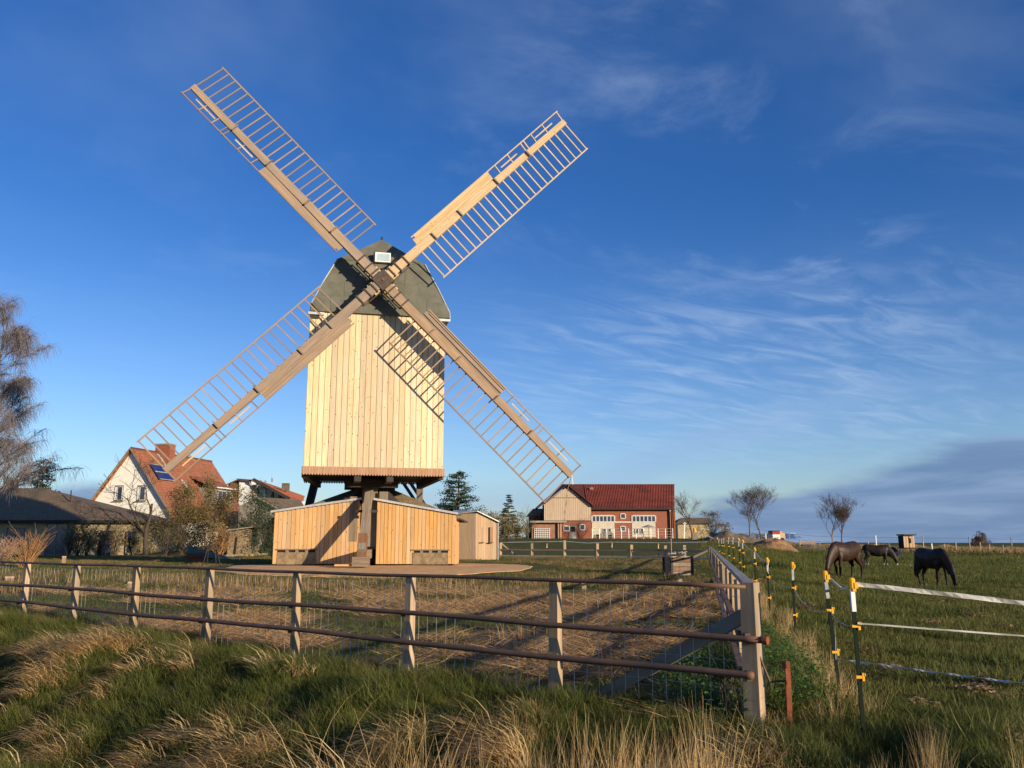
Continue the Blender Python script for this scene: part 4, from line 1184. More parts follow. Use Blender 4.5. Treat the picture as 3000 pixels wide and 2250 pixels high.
# side fence running back
sdir = Vector((.2135, .977, 0)).normalized()
sf = thing('side_fence', 'timber post fence with grey top rail running back beside the horse pasture', 'fence', (K0.x+sdir.x*2, K0.y+sdir.y*2, 0))
SN = 17; SL_ = 37.6/ (SN-0)
def stop(d): return 1.25+.17*d/37.6
for i in range(1, SN+1):
    p = K0+sdir*SL_*i; g = G(p.x, p.y); w = rng_.uniform(.12, .17)
    stick('post', Vector((p.x, p.y, g-.3)), Vector((p.x+rng_.gauss(0, .01), p.y, stop(SL_*i)-.04)), w, .12, POST, sf, up=(1, 0, 0), w2=w*.95, d2=.11)
stick('top_rail', K0+ez*(stop(0)+.01)+sdir*.05, K0+sdir*37.7+ez*(stop(37.6)+.01), .10, .05, GREYW, sf)
for z in (.80, .46):
    stick('rail', K0+ez*z+sdir*.1-Vector((.1, 0, 0)), K0+sdir*37.6+ez*(z+.16)-Vector((.1, 0, 0)), .06, .07, PIPE, sf)
m = MB()
for i in range(0, 150):
    p = K0+sdir*(.25*i+.1)+Vector((.08, 0, 0)); m.tube([(p.x, p.y, G(p.x, p.y)), (p.x, p.y, stop(.25*i)-.1)], .002, 3, cap=False)
for z in (.3, .6, .9, 1.12): m.tube([K0+ez*z+Vector((.08, 0, 0)), K0+sdir*37.6+ez*(z+.17)+Vector((.08, 0, 0))], .0022, 3, cap=False)
m.build('wire_mesh', WIRE, sf)
e = K0+sdir*37.6
stick('diagonal_brace', e+ez*1.3, e+Vector((-2.3, .2, .25)), .09, .10, OLDW, sf)

# far rail fence between the sheds and the side fence
rfn = thing('rail_fence', 'low brown rail fence with pale posts in front of the barn meadow', 'fence', (3, 52, .75))
fp = []
for px, top in ((1467, 1590), (1559, 1592), (1655, 1583), (1751, 1592), (1851, 1596), (1950, 1598), (2006, 1597)):
    Y = 56-9*(px-1467)/598.
    p = U(px, 1633, Y); g = G(p.x, Y); zt = U(px, top, Y).z
    stick('post', Vector((p.x, Y, g-.2)), Vector((p.x, Y, zt)), .15, .13, POST if px != 1467 else PALEW, rfn); fp.append(Vector((p.x, Y, g)))
fp.append(Vector((e.x, e.y, G(e.x, e.y))))
for a, b in zip(fp[:-1], fp[1:]):
    for h_ in (.52, .14):
        stick('rail', a+ez*h_+Vector((0, -.08, 0)), b+ez*h_+Vector((0, -.08, 0)), .04, .09, SKIRT if h_ > .3 else BARNW, rfn)
stick('diagonal_brace', fp[0]+ez*.95, fp[0]+Vector((1.1, 0, .05)), .06, .10, POST, rfn)

# ------------------------------------------------------------------ electric fence
EP = [(2.97, 7.6), (3.40, 9.2), (4.49, 14.0), (5.37, 18.3), (6.12, 22.), (7.17, 27.), (7.82, 29.8), (8.9, 34.9), (9.98, 39.9), (11.25, 46), (12.1, 50), (13.6, 57), (14.8, 62)]
lab = ['dark electric fence post with plain white top, nearest to the camera', 'leaning dark electric fence post with silver sleeve, second nearest', 'electric fence post with silver sleeve, third from the camera', 'electric fence post fourth from the camera, tape end dangling from it', 'electric fence post fifth from the camera', 'electric fence post sixth from the camera', 'electric fence post seventh from the camera', 'electric fence post eighth from the camera', 'electric fence post ninth from the camera', 'tenth electric fence post, beside the far end of the side fence', 'eleventh electric fence post, just past the side fence end', 'last but one of the electric fence posts', 'farthest electric fence post of the row']
def epost(i, x, y, label, zt=None, grp='electric fence posts beside the pasture', white=False):
    g = G(x, y); zt = (g+1.30 if zt is None else zt)
    t = thing('electric_fence_post', label, 'fence post', (x, y, g), grp)
    lean = Vector((-.10 if i == 1 else rng_.gauss(0, .02), 0, 0))
    top = Vector((x, y, zt))+lean; bot = Vector((x, y, g-.25))
    def at_(z): return bot.lerp(top, (z-bot.z)/(top.z-bot.z))
    m = MB(); m.beam(bot, at_(zt-.02), .034, .014, up=(0, 1, 0)); m.beam(bot+Vector((0, .012, 0)), at_(zt-.02)+Vector((0, .012, 0)), .010, .03, up=(0, 1, 0)); m.build('pole', BLKP, t)
    m = MB(); m.beam(at_(zt-.24), at_(zt-.04), .036, .030, up=(0, 1, 0)); m.build('sleeve', WHITE if (i == 0 or white) else SLEEVE, t)
    m = MB(); m.tube([top-ez*.045, top+ez*.03, top+ez*.045], [.029, .031, .020], 10); m.box(top+Vector((.026, -.02, -.02)), (.03, .03, .05)); m.box(top+Vector((.012, -.012, -.055)), (.03, .03, .03)); m.build('cap', YEL, t)
    for z in (zt-.36, zt-.78):
        c_ = at_(z); m = MB(); m.box(c_, (.062, .04, .024)); m.box(c_+Vector((.03, -.01, 0)), (.020, .024, .066)); m.box(c_+Vector((.042, -.012, .02)), (.016, .02, .02)); m.build('clip', YEL, t)
    return t, top, at_
tops = []
for i, (x, y) in enumerate(EP):
    zt = [1.305, 1.315, 1.30, 1.30][i] if i < 4 else max(1.29, G(x, y)+1.15)
    tops.append(epost(i, x, y, lab[i], zt))
def ribbon(name, pts, w, mat, label, cat='fence tape', thick=.003, wave=.0):
    """flat tape hanging on edge with twists"""
    m = MB(); n = len(pts)
    for i, p in enumerate(pts):
        p = Vector(p); t = (Vector(pts[min(i+1, n-1)])-Vector(pts[max(0, i-1)])).normalized()
        a = wave*math.sin(i*.9)*.5*PI; up = ez*math.cos(a)+t.cross(ez)*math.sin(a)
        th = t.cross(ez).normalized()*thick
        m.v += [tuple(p+up*w/2+th), tuple(p-up*w/2+th), tuple(p-up*w/2-th), tuple(p+up*w/2-th)]
    for i in range(n-1):
        for k in range(4):
            j = (k+1) % 4; m.f.append((4*i+k, 4*i+j, 4*i+4+j, 4*i+4+k))
    o = m.build(name, mat, loc=Vector(pts[0])); tag(o, label, cat); return o
def sagline(a, b, sag, n=12):
    return [Vector(a).lerp(Vector(b), i/n)-ez*sag*4*(i/n)*(1-i/n) for i in range(n+1)]
e1_ = U(3420, 1822, 6.9)
ribbon('fence_tape', sagline(tops[0][1]+Vector((.04, 0, -.01)), e1_, -.01, 30), .040, TAPE, 'wide white tape running right from the nearest electric post at top height', wave=.35)
ribbon('fence_tape', sagline(U(2512, 1826, 7.55), U(3420, 1895, 6.9), .0, 30), .014, TAPE, 'narrow white tape at middle height running right over the pasture', wave=.3)
ribbon('fence_tape', sagline(U(2452, 1931, 9.0), U(3420, 2052, 6.9), .01, 60), .022, TAPE, 'lowest white tape crossing behind the nearest electric post', wave=.75)
ribbon('fence_tape', [tops[1][1]+Vector((.04, -.02, -.03)), U(2465, 1725, 9.1), U(2482, 1722, 8.9), U(2486, 1716, 8.8)], .028, TAPE, 'short curl of white tape on the second electric post')
ribbon('fence_tape', [U(2446, 1815, 9.15), U(2448, 1870, 9.15), U(2449, 1931, 9.1)], .014, TAPE, 'vertical white tape joining two clips right of the second electric post')
ribbon('fence_tape', [tops[3][1]+Vector((.03, -.02, -.05)), U(2248, 1672, 18.2), U(2252, 1680, 18.2)], .03, TAPE, 'loose tape end at the top of the fourth electric post')
for i in (3, 5):
    x, y = EP[i]; q = tops[i][2]
    ribbon('fence_tape', [q(.92)+Vector((.1, -.05, 0)), q(.5)+Vector((.12, -.05, 0))], .014, TAPE, 'vertical tape link beside the %s electric post' % ('fourth' if i == 3 else 'sixth'))
for i in range(3, 12):
    ribbon('fence_tape', sagline(tops[i+1][1]-ez*.01, tops[i][1]-ez*.01, .09 if i < 6 else .05), .034 if i < 6 else .028, TAPE, 'white top tape sagging towards the %s electric post from the next one behind' % ['fourth', 'fifth', 'sixth', 'seventh', 'eighth', 'ninth', 'tenth', 'eleventh', 'twelfth'][i-3])
for i in range(0, 6):
    m = MB()
    m.tube(sagline(tops[i+1][2](tops[i+1][1].z-.36), tops[i][2](tops[i][1].z-.36), .14 if i == 1 else .05), .0035, 4, cap=False)
    o = m.build('fence_wire', WIRE, loc=tops[i][1]); tag(o, 'thin wire at clip height between electric posts %s from the camera' % ['first and second', 'second and third', 'third and fourth', 'fourth and fifth', 'fifth and sixth', 'sixth and seventh'][i], 'wire')
for k, (px, y1) in enumerate(((1604, 1590), (1793, 1588), (1929, 1590))):
    Y = 58.-8*(px-1467)/598.; q = U(px, y1, Y)
    epost(2, q.x, Y, 'electric fence post behind the rail fence, %s of three' % ['leftmost', 'middle', 'rightmost'][k], q.z-.1, 'electric posts behind the rail fence', True)
q0, q1, q2, q3, q4 = U(1467, 1589, 58), U(1655, 1586, 55.5), U(1793, 1588, 53.6), U(1929, 1590, 51.8), U(2070, 1588, 50)
ribbon('fence_tape', [q0, q1, q1.lerp(q2, .5)-ez*.08, q2, q3, q4], .045, TAPE, 'white tape stretched behind the rail fence in front of the barn')
# thin pole
q = U(1963, 1497, 46.5); b = Vector((q.x, q.y, G(q.x, q.y)-.2)); o = thing('thin_pole', 'tall thin pale pole standing in front of the right barn corner', 'pole', (q.x, q.y, b.z+.2))
m = MB(); m.tube([b, q], [.03, .018], 6); m.build('shaft', SKIRT, o); m = MB(); m.tube([q-ez*.02, q+ez*.05], .025, 6); m.build('tip', WHITE, o)

# ------------------------------------------------------------------ small things in the paddock
def crate():
    p = RG(1987, 1686); W_ = .72
    t = thing('wooden_bin', 'dark old wooden bin heaped with scraps inside the paddock', 'bin', p)
    Rz = rotz(.25)
    for k in range(4):
        for s in (-1, 1):
            m = MB(); m.box(p+Rz@Vector((0, s*.3, .08+k*.14)), (W_, .03, .125), Rz); m.build('board', OLDW if (k+s) % 2 else BOOT, t)
            m = MB(); m.box(p+Rz@Vector((s*(W_/2-.02), 0, .08+k*.14)), (.03, .56, .125), Rz); m.build('board', OLDW, t)
    for sx in (-1, 1):
        for sy in (-1, 1):
            m = MB(); m.box(p+Rz@Vector((sx*W_/2, sy*.3, .3)), (.07, .07, .62), Rz); m.build('leg', DARKW, t)
    m = MB(); m.box(p+Rz@Vector((0, 0, .6)), (W_+.08, .66, .04), Rz); m.build('lid', GREYW, t)
    r = random.Random(3); m = MB()
    for i in range(16):
        q = p+Vector((r.uniform(-.25, .25), r.uniform(-.2, .2), .66+r.uniform(0, .07)))
        m.beam(q, q+Vector((r.uniform(-.2, .2), r.uniform(-.2, .2), r.uniform(-.02, .05))), .05, .03)
    m.build('scraps', GREYW, t)
crate()
for k, (px, yb, yt, w, lb) in enumerate(((1992, 1712, 1695, .12, 'short pale stake stub in front of the wooden bin'), (1711, 1731, 1709, .12, 'stubby grey wooden stake beyond the fence, left of the weedy edge'), (78, 1692, 1668, .13, 'short brown stake at the left side behind the fence'), (27, 1702, 1690, .2, 'squat pale stake nearest the left edge of the picture'), (380, 1730, 1708, .10, 'short pink-brown stake in the weeds left of the mill'), (352, 1662, 1654, .3, 'pale block stone on the grass before the left hedge'), (186, 1655, 1632, .13, 'thin upright stake behind the second fence post from the left'))):
    p = RG(px, yb); h_ = (yb-yt)/FPX*p.y*1.03
    t = thing('wooden_stake' if 'stone' not in lb else 'stone_block', lb, 'stake' if 'stone' not in lb else 'stone', p)
    if 'stone' in lb:
        m = MB(); m.box(p+ez*h_/2, (w, .25, h_)); m.box(p+ez*(h_*.3)+Vector((.15, 0, 0)), (w*.6, .2, h_*.7)); m.build('block', CONC, t)
    else:
        stick('shaft', p-ez*.2, p+ez*(h_-.04), w, w*.8, POST, t)
        m = MB(); m.prism([p+Vector((-w/2, -w*.4, h_-.04)), p+Vector((w/2, -w*.4, h_-.04)), p+Vector((w/2, w*.4, h_-.04)), p+Vector((-w/2, w*.4, h_-.04))], (0, 0, .05)); m.build('stake_top', PALEW, t)
# green tarp heap, bricks
p = RG(622, 1640); t = thing('tarpaulin', 'green tarpaulin stretched over boards on the turf bank', 'tarpaulin', p)
V = []; m = MB(); nu, nv = 14, 8
for j in range(nv+1):
    for i in range(nu+1):
        u, v = i/nu, j/nv; x = p.x-1.3+2.9*u; y = p.y-.6+1.8*v
        m.v.append((x, y, G(x, y)+.02+.75*max(0, (1-u))**1.2*math.sin(PI*min(1, v*1.1+.1))+.03*nz(x*4, y*4)))
for j in range(nv):
    for i in range(nu):
        b = j*(nu+1)+i; m.f.append((b, b+1, b+nu+2, b+nu+1))
m.build('sheet', TARP, t, smooth=True)
stick('prop_board', (p.x-1.4, p.y-.2, G(p.x-1.4, p.y)), (p.x-1.3, p.y+.2, G(p.x-1.3, p.y)+.8), .12, .05, OLDW, t)
p = RG(570, 1645); t = thing('brick_pile', 'low stack of bricks and blocks left of the green tarpaulin', 'brick pile', p)
bme = None
for k in range(4):
    for i in range(4):
        if bme is None:
            m = MB(); m.box((0, 0, 0), (.24, .22, .10)); o = m.build('brick', RUST, t, local=True); bme = o.data
        else: o = bpy.data.objects.new('brick', bme); link(o, t)
        o.location = (-.4+.26*i+(.1 if k % 2 else 0), rng_.uniform(-.03, .03), .05+.11*k)
p = RG(745, 1612); t = thing('green_barrel', 'green plastic barrel against the hut by the dark hedge', 'barrel', p)
m = MB(); m.tube([p+ez*.0, p+ez*.3, p+ez*.55, p+ez*.9], [.27, .31, .31, .27], 14); o = m.build('drum', plain('green plastic', (.02, .18, .07), rough=.45), t, smooth=True)
m = MB(); m.tube([p+ez*.9, p+ez*.94], .25, 14); m.build('lid', DARKW, t)
# low stone edged bank left of the sheds
mbk = MB(); a = RG(500, 1640); b = RG(760, 1628)
for i in range(60):
    q = a.lerp(b, rng_.random())+Vector((0, rng_.uniform(0, 2.5), 0)); q.z = G(q.x, q.y)+.08
    sz = rng_.uniform(.12, .4); mbk.box(q, (sz*1.5, sz, sz*.5), rotz(rng_.uniform(0, 3)))
tag(mbk.build('rubble', STONE), 'loose mossy stones edging the turf bank left of the sheds', 'rubble', kind='stuff')
# metal A-frame
p = RG(617, 1660); t = thing('metal_frame', 'thin dark metal trestle frame standing on the grass left of the mill', 'frame', p)
for s in (-1, 1):
    m = MB(); m.tube([p+Vector((s*.28, -.15, 0)), p+Vector((s*.1, 0, 1.05))], .018, 6); m.build('leg', IRON, t)
    m = MB(); m.tube([p+Vector((s*.28, .35, 0)), p+Vector((s*.1, 0, 1.05))], .018, 6); m.build('leg', IRON, t)
m = MB(); m.tube([p+Vector((-.1, 0, 1.05)), p+Vector((.1, 0, 1.05))], .018, 6); m.build('cross_bar', IRON, t)

# ------------------------------------------------------------------ far pasture things
def mound(name, label, cat, px, py, Y, w, h, d, mat, seed, kind=None):
    p = U(px, py, Y); m = MB(); nn = 30; z0 = G(p.x, Y)
    for j in range(nn+1):
        for i in range(nn+1):
            u, v = i/nn*2-1, j/nn*2-1; x = p.x+u*w/2; y = Y+v*d/2
            q = max(0, 1-(u*u+v*v))**.7
            m.v.append((x, y, G(x, y)-.1+h*q*(1+.45*nz(x*.9+seed, y*.9))+.12*q*nz(x*2.5, y*2.5, seed)))
    for j in range(nn):
        for i in range(nn): b = j*(nn+1)+i; m.f.append((b, b+1, b+nn+2, b+nn+1))
    o = m.build(name, mat, loc=(p.x, Y, z0), smooth=True); tag(o, label, cat, kind=kind); return o
mound('earth_mound', 'heap of orange-brown earth at the far edge of the pasture', 'earth heap', 2272, 1612, 88, 4.8, 1.0, 4, SOIL, 2)
mound('earth_mound', 'dark heap of rubble and brush left of the orange earth heap', 'rubble heap', 2150, 1612, 92, 6.5, 1.1, 4, DARKSOIL, 5)
mound('brush_bank', 'low brown weedy bank right of the orange earth heap', 'weed bank', 2370, 1605, 100, 6.0, .55, 5, DARKSOIL, 9)
r = random.Random(8); t = thing('debris_pile', 'pile of pale planks and scrap on the dark rubble heap', 'scrap pile', U(2130, 1590, 93))
for i in range(14):
    q = U(r.uniform(2060, 2190), r.uniform(1578, 1596), 91)
    stick('scrap_board', q, q+Vector((r.uniform(-1.3, 1.3), r.uniform(-.5, .5), r.uniform(-.25, .35))), .14, .06, [GREYW, WHITE, OLDW][i % 3], t)
# red-white trailer, blue container
p = U(2273, 1580, 118); z0 = p.z
t = thing('white_trailer', 'white trailer with dark red top and pale end parked beyond the pasture', 'trailer', p)
m = MB(); m.box(p+Vector((-.2, 0, .35)), (1.0, 2, .62)); m.build('body', WHITE, t); m = MB(); m.box(p+Vector((-.2, 0, .88)), (1.0, 2, .42)); m.build('upper_body', REDP, t)
m = MB(); m.box(p+Vector((-.2, 0, 1.13)), (1.1, 2.1, .08)); m.build('roof', DARKW, t)
m = MB(); m.prism([p+Vector((.3, -1, .04)), p+Vector((1.0, -1, .04)), p+Vector((1.0, -1, .7)), p+Vector((.65, -1, .95)), p+Vector((.3, -1, 1.15))], (0, 2, 0)); m.build('end_panel', PALEW, t)
for s in (-.4, .6): 
    m = MB(); m.tube([p+Vector((s, -1.05, .0)), p+Vector((s, -.85, .0))], .22, 10); m.build('wheel', BLKT, t)
p = U(2307, 1578, 121); t = thing('blue_container', 'blue box container right of the white trailer', 'container', p)
m = MB(); m.box(p+Vector((.1, 0, .36)), (1.1, 2, .68)); m.build('body', BLUEP, t); m = MB(); m.box(p+Vector((0, 0, .73)), (1.6, 2.1, .05)); m.build('lid', WHITE, t)
m = MB(); m.box(p+Vector((-.62, 0, .33)), (.28, 2, .6)); m.build('end_door', DARKW, t)
# field hut
p = U(2665, 1604, 80); t = thing('field_hut', 'tiny weathered red and cream plank hut with flat dark roof', 'hut', p)
zt = U(2665, 1569, 80).z
m = MB(); m.box((p.x, 80.6, (p.z-.1+zt)/2), (.98, 1.1, zt-p.z+.1)); wk = m.build('wall', INNER, t)
for i in range(7):
    x = p.x-.5+1.0*(i+.5)/7; stick('plank', (x, 80.02, p.z), (x, 80.02, zt), .135, .03, [PALEW, SKIRT, PALEW, BOOT][i % 4], wk, up=(0, 1, 0))
m = MB(); m.box((p.x, 80.5, zt+.07), (1.15, 1.6, .12)); m.build('roof', BLKT, t)
m = MB(); m.box((p.x+.08, 79.98, p.z+.62), (.18, .04, .45)); m.build('window', INNER, t)
mound('covered_heap', 'black sheeted heap left of the tiny hut', 'covered heap', 2618, 1606, 82, 2.1, .95, 2, BLKT, 3)
# far fence of the pasture: posts as things' parts
far = thing('pasture_fence', 'long distant post and wire fence closing the pasture', 'fence', (35, 95, .8))
r = random.Random(5); prev = None
for i, px in enumerate([2210+k*33+r.uniform(-6, 6) for k in range(34)]):
    Y = 104-18*(px-2210)/900.
    q = U(px, 1606, Y); g = G(q.x, Y); tl = i % 4 == 3
    stick('post', (q.x, Y, g-.2), (q.x+r.gauss(0, .03), Y, g+(1.75 if tl else r.uniform(.9, 1.2))), .10, .09, [GREYW, OLDW, POST, WHITE][r.randrange(4)], far)
    c_ = Vector((q.x, Y, g))
    if prev is not None:
        m = MB()
        for h_ in (1.55, .95, .55): m.tube([prev+ez*h_, c_+ez*h_], .012, 3, cap=False)
        m.build('wire', IRON, far)
    prev = c_
# wooden benches / low timber
p = U(2365, 1600, 95)
t = thing('low_timber_rack', 'low wooden rack lying by the far fence', 'rack', p)
for k in range(3): stick('slat', p+Vector((-.9, 0, .25+.14*k)), p+Vector((.9, 0, .25+.14*k)), .08, .05, SKIRT, t)
for s in (-.8, .8): stick('leg', p+Vector((s, 0, -.1)), p+Vector((s, 0, .6)), .08, .08, OLDW, t)
# yard clutter at the barn end
p = U(2004, 1574, 100); t = thing('signpost', 'white post with small cross top beside the barn end', 'post', p)
stick('shaft', p-ez*.2, U(2006, 1530, 100), .13, .1, WHITE, t); stick('cross_bar', U(2001, 1534, 100), U(2011, 1534, 100), .1, .08, WHITE, t)
p = U(2022, 1580, 96); t = thing('leaning_ladder', 'pale ladder leaning in the yard right of the barn', 'ladder', p)
for s in (0, .28): stick('rail', p+Vector((s, 0, -.1)), U(2013, 1553, 97)+Vector((s, 0, 0)), .06, .05, PALEW, t)
for k in range(5): 
    q = p.lerp(U(2013, 1553, 97), .12+.18*k); stick('rung', q, q+Vector((.28, 0, 0)), .04, .04, PALEW, t)
p = U(2035, 1556, 97); t = thing('orange_drum', 'small orange drum on a stand in the barn yard', 'drum', p)
m = MB(); m.tube([p-ez*.1, p+ez*.35], .17, 10); m.build('drum', YEL, t); m = MB(); m.box(p-ez*.7, (.5, .5, 1.1)); m.build('stand', OLDW, t)
# steel yard gate in front of barn
yg = thing('yard_fence', 'galvanised tubular yard fence along the foot of the barn', 'fence', U(1800, 1578, 100))
for k in range(12):
    q = U(1735+k*21.5, 1578, 100); m = MB(); m.tube([q-ez*.4, q+ez*1.15], .035, 5); m.build('post', ZINC, yg)
for h_ in (1.12, .8, .5, .2):
    m = MB(); m.tube([U(1735, 1578, 100)+ez*h_, U(1972, 1578, 100)+ez*h_], .022, 4); m.build('rail', ZINC, yg)
p = U(1770, 1572, 101); t = thing('covered_cart', 'low grey covered cart in front of the barn panels', 'cart', p)
m = MB(); m.prism([p+Vector((-1.1, 0, 0)), p+Vector((1.1, 0, 0)), p+Vector((1.1, 0, .35)), p+Vector((.6, 0, .62)), p+Vector((-1.1, 0, .15))], (0, 1.2, 0)); m.build('cover', GREYW, t)
for s in (-.7, .7): 
    m = MB(); m.tube([p+Vector((s, -.05, 0)), p+Vector((s, .1, 0))], .22, 10); m.build('wheel', BLKT, t)
p = U(1900, 1545, 103); t = thing('parasol', 'faded beige garden parasol in front of the right barn panel', 'parasol', (p.x, 103, G(p.x, 103)))
m = MB(); m.tube([(p.x, 103, G(p.x, 103)-.1), (p.x, 103, p.z+.35)], .03, 6); m.build('pole', OLDW, t)
m = MB(); n_ = 10
m.v = [(p.x, 103, p.z+.33)]+[(p.x+.9*math.cos(2*PI*i/n_), 103+.9*math.sin(2*PI*i/n_), p.z) for i in range(n_)]
m.f = [(0, 1+i, 1+(i+1) % n_) for i in range(n_)]; m.build('canopy', CURT, t)

# ------------------------------------------------------------------ horses
def horsemat(name, c1, c2, white_legs):
    m, n, l, p = newmat(name)
    tcn = n.new('ShaderNodeTexCoord'); v = tcn.outputs['Object']
    g = noi(n, l, v, 2.6, 4, .6)
    col = mixc(n, l, rng(n, l, g, .35, .65), c1, c2)
    s = n.new('ShaderNodeSeparateXYZ'); l.new(v, s.inputs[0])
    col = mixc(n, l, rng(n, l, s.outputs[2], .38, .62, 1., 0.), col, tuple(q*.35 for q in c1))   # dark points
    if white_legs: col = mixc(n, l, rng(n, l, s.outputs[2], .20, .26, 1., 0.), col, (.55, .50, .44))
    l.new(col, p.inputs['Base Color']); p.inputs['Roughness'].default_value = .5
    p.inputs['Specular IOR Level'].default_value = .22
    bump(n, l, p, noi(n, l, v, 30, 3), .15, .01)
    return m
HOOF = plain('hoof', (.09, .07, .05)); MANE = plain('mane hair', (.02, .016, .013), (.035, .026, .02), .7, 20, stretch=(1, 1, .2))
BLAZE = plain('white blaze', (.6, .56, .5))
def horse(label, px, py, scale, heading, mat, seed, gait, tailswing=0., blaze=False, turn=0.):
    rd = random.Random(seed); g0 = RG(px, py)
    t = thing('horse', label, 'horse', g0, 'horses grazing in the pasture')
    m = MB()
    # trunk: rump to chest
    m.ell([(-.86, 0, 1.10), (-.80, 0, 1.17), (-.66, 0, 1.18), (-.42, 0, 1.15), (-.12, 0, 1.07), (.18, 0, 1.06), (.42, 0, 1.11), (.62, 0, 1.12), (.74, 0, 1.08)],
          [.06, .22, .30, .315, .335, .34, .29, .22, .12], [.08, .24, .33, .345, .375, .385, .38, .31, .18], 16)
    # neck reaching down
    ty = turn
    m.ell([(.42, 0, 1.22), (.62, 0, 1.16), (.82, ty*.2, .98), (.98, ty*.5, .78), (1.08, ty*.8, .60), (1.12, ty, .52)],
          [.17, .17, .14, .115, .10, .08], [.30, .31, .26, .21, .165, .12], 14)
    # head
    m.ell([(1.05, ty*.95, .66), (1.12, ty, .58), (1.17, ty*1.05, .44), (1.19, ty*1.1, .30), (1.20, ty*1.15, .16), (1.19, ty*1.15, .07)],
          [.05, .095, .09, .072, .062, .045], [.06, .125, .125, .095, .078, .05], 12)
    legs = []
    for s, fx in ((1, gait[0]), (-1, gait[1])):   # front
        y = s*.15
        m.ell([(.50, y*.9, 1.12), (.50, y, .90), (.50+fx*.25, y, .72), (.50+fx*.55, y, .50), (.50+fx*.6, y, .46), (.50+fx*.85, y, .20), (.50+fx*.92, y, .13), (.50+fx, y, .05)],
              [.10, .12, .085, .060, .062, .043, .050, .050], [.16, .14, .085, .055, .06, .038, .046, .05], 10)
        legs.append((.50+fx, y))
    for s, fx in ((1, gait[2]), (-1, gait[3])):   # hind
        y = s*.15
        m.ell([(-.62, y*.8, 1.18), (-.62, y, .98), (-.56+fx*.2, y, .80), (-.66+fx*.4, y, .62), (-.74+fx*.6, y, .52), (-.73+fx*.7, y, .44), (-.70+fx*.9, y, .20), (-.68+fx, y, .13), (-.65+fx, y, .05)],
              [.14, .16, .13, .085, .064, .055, .044, .050, .050], [.20, .22, .16, .09, .07, .055, .04, .048, .05], 10)
        legs.append((-.65+fx, y))
    me = bpy.data.meshes.new('tmp'); me.from_pydata(m.v, [], m.f); me.update()
    tmp = bpy.data.objects.new('tmp', me); COL.objects.link(tmp)
    md = tmp.modifiers.new('r', 'REMESH'); md.mode = 'VOXEL'; md.voxel_size = .022; md.use_smooth_shade = True
    sm = tmp.modifiers.new('s', 'SMOOTH'); sm.factor = .5; sm.iterations = 4
    dg = bpy.context.evaluated_depsgraph_get()
    body = bpy.data.meshes.new_from_object(tmp.evaluated_get(dg)); body.name = 'body'
    bpy.data.objects.remove(tmp); body.materials.clear(); body.materials.append(mat)
    Rm = Matrix.Rotation(heading, 4, 'Z') @ Matrix.Scale(scale, 4)
    def add(name, mesh):
        mesh.transform(Rm)
        o = bpy.data.objects.new(name, mesh); link(o, t); return o
    # keep material coordinates: scale only changes height a little
    bo = add('body', body); body.polygons.foreach_set('use_smooth', [True]*len(body.polygons))
    def part(name, mb, mt):
        me = bpy.data.meshes.new(name); me.from_pydata(mb.v, [], mb.f); me.update(); me.materials.append(mt); return add(name, me)
    for x, y in legs:
        b = MB(); b.tube([(x+.01, y, 0), (x+.005, y, .045), (x-.005, y, .09)], [.062, .056, .048], 10); part('hoof', b, HOOF)
    for s in (-1, 1):
        b = MB(); q = Vector((1.045, ty+s*.055, .67)); b.tube([q, q+Vector((-.01, s*.02, .06)), q+Vector((.02, s*.03, .14))], [.03, .032, .006], 6); part('ear', b, mat)
        b = MB(); q = Vector((1.18, ty+s*.082, .47)); b.tube([q-Vector((0, s*.012, 0)), q+Vector((0, s*.006, 0))], .017, 8); part('eye', b, HOOF)
    # mane: strands along the crest
    b = MB()
    for i in range(90):
        f = rd.random(); p = Vector((.48, 0, 1.47)).lerp(Vector((1.04, ty, .70)), f)+Vector((.07*math.sin(PI*f), 0, .10*math.sin(PI*f)-.02))
        sgn = -1; q1 = p+Vector((rd.gauss(0, .02), sgn*.08, -.04)); q2 = q1+Vector((rd.gauss(0, .02)-.03, sgn*.05, -.16)); b.tube([p, q1, q2], [.014, .013, .004], 3, cap=False)
    part('mane', b, MANE)
    b = MB()
    for i in range(70):
        a = Vector((-.87+rd.gauss(0, .012), rd.gauss(0, .02), 1.20)); q1 = a+Vector((-.09, rd.gauss(0, .02), -.10)); q2 = q1+Vector((-.04+rd.gauss(0, .03)-tailswing*.3, rd.gauss(0, .04), -.38)); q3 = q2+Vector((-.02-tailswing*.5+rd.gauss(0, .03), rd.gauss(0, .03), -.36*rd.uniform(.7, 1.1)))
        b.tube([a, q1, q2, q3], [.014, .018, .015, .004], 3, cap=False)
    part('tail', b, MANE)
    if blaze:
        b = MB(); b.ell([(1.20, ty, .50), (1.235, ty*1.05, .40), (1.245, ty*1.1, .28), (1.235, ty*1.15, .14)], [.012, .03, .028, .035], [.02, .02, .02, .02], 8); part('blaze', b, BLAZE)
    return t
BAYH = horsemat('dark bay coat', (.048, .023, .014), (.028, .015, .010), False)
BLKH = horsemat('black coat', (.016, .013, .012), (.026, .019, .015), True)
BLKH2 = horsemat('black brown coat', (.018, .014, .012), (.034, .022, .015), False)
horse('brown horse grazing with its head to the left, nearest the electric posts', 2480, 1697, 1.0, R(214), BAYH, 1, (.10, -.14, -.16, .10), .2, False)
horse('black horse with white socks and blaze grazing behind the brown one', 2572, 1660, 1.04, R(-22), BLKH, 2, (-.12, .12, .1, -.1), .1, True)
horse('black horse alone at the right, seen from the side, grazing to the right', 2738, 1722, .97, R(-80), BLKH2, 3, (.06, -.10, -.12, .05), .0, True)

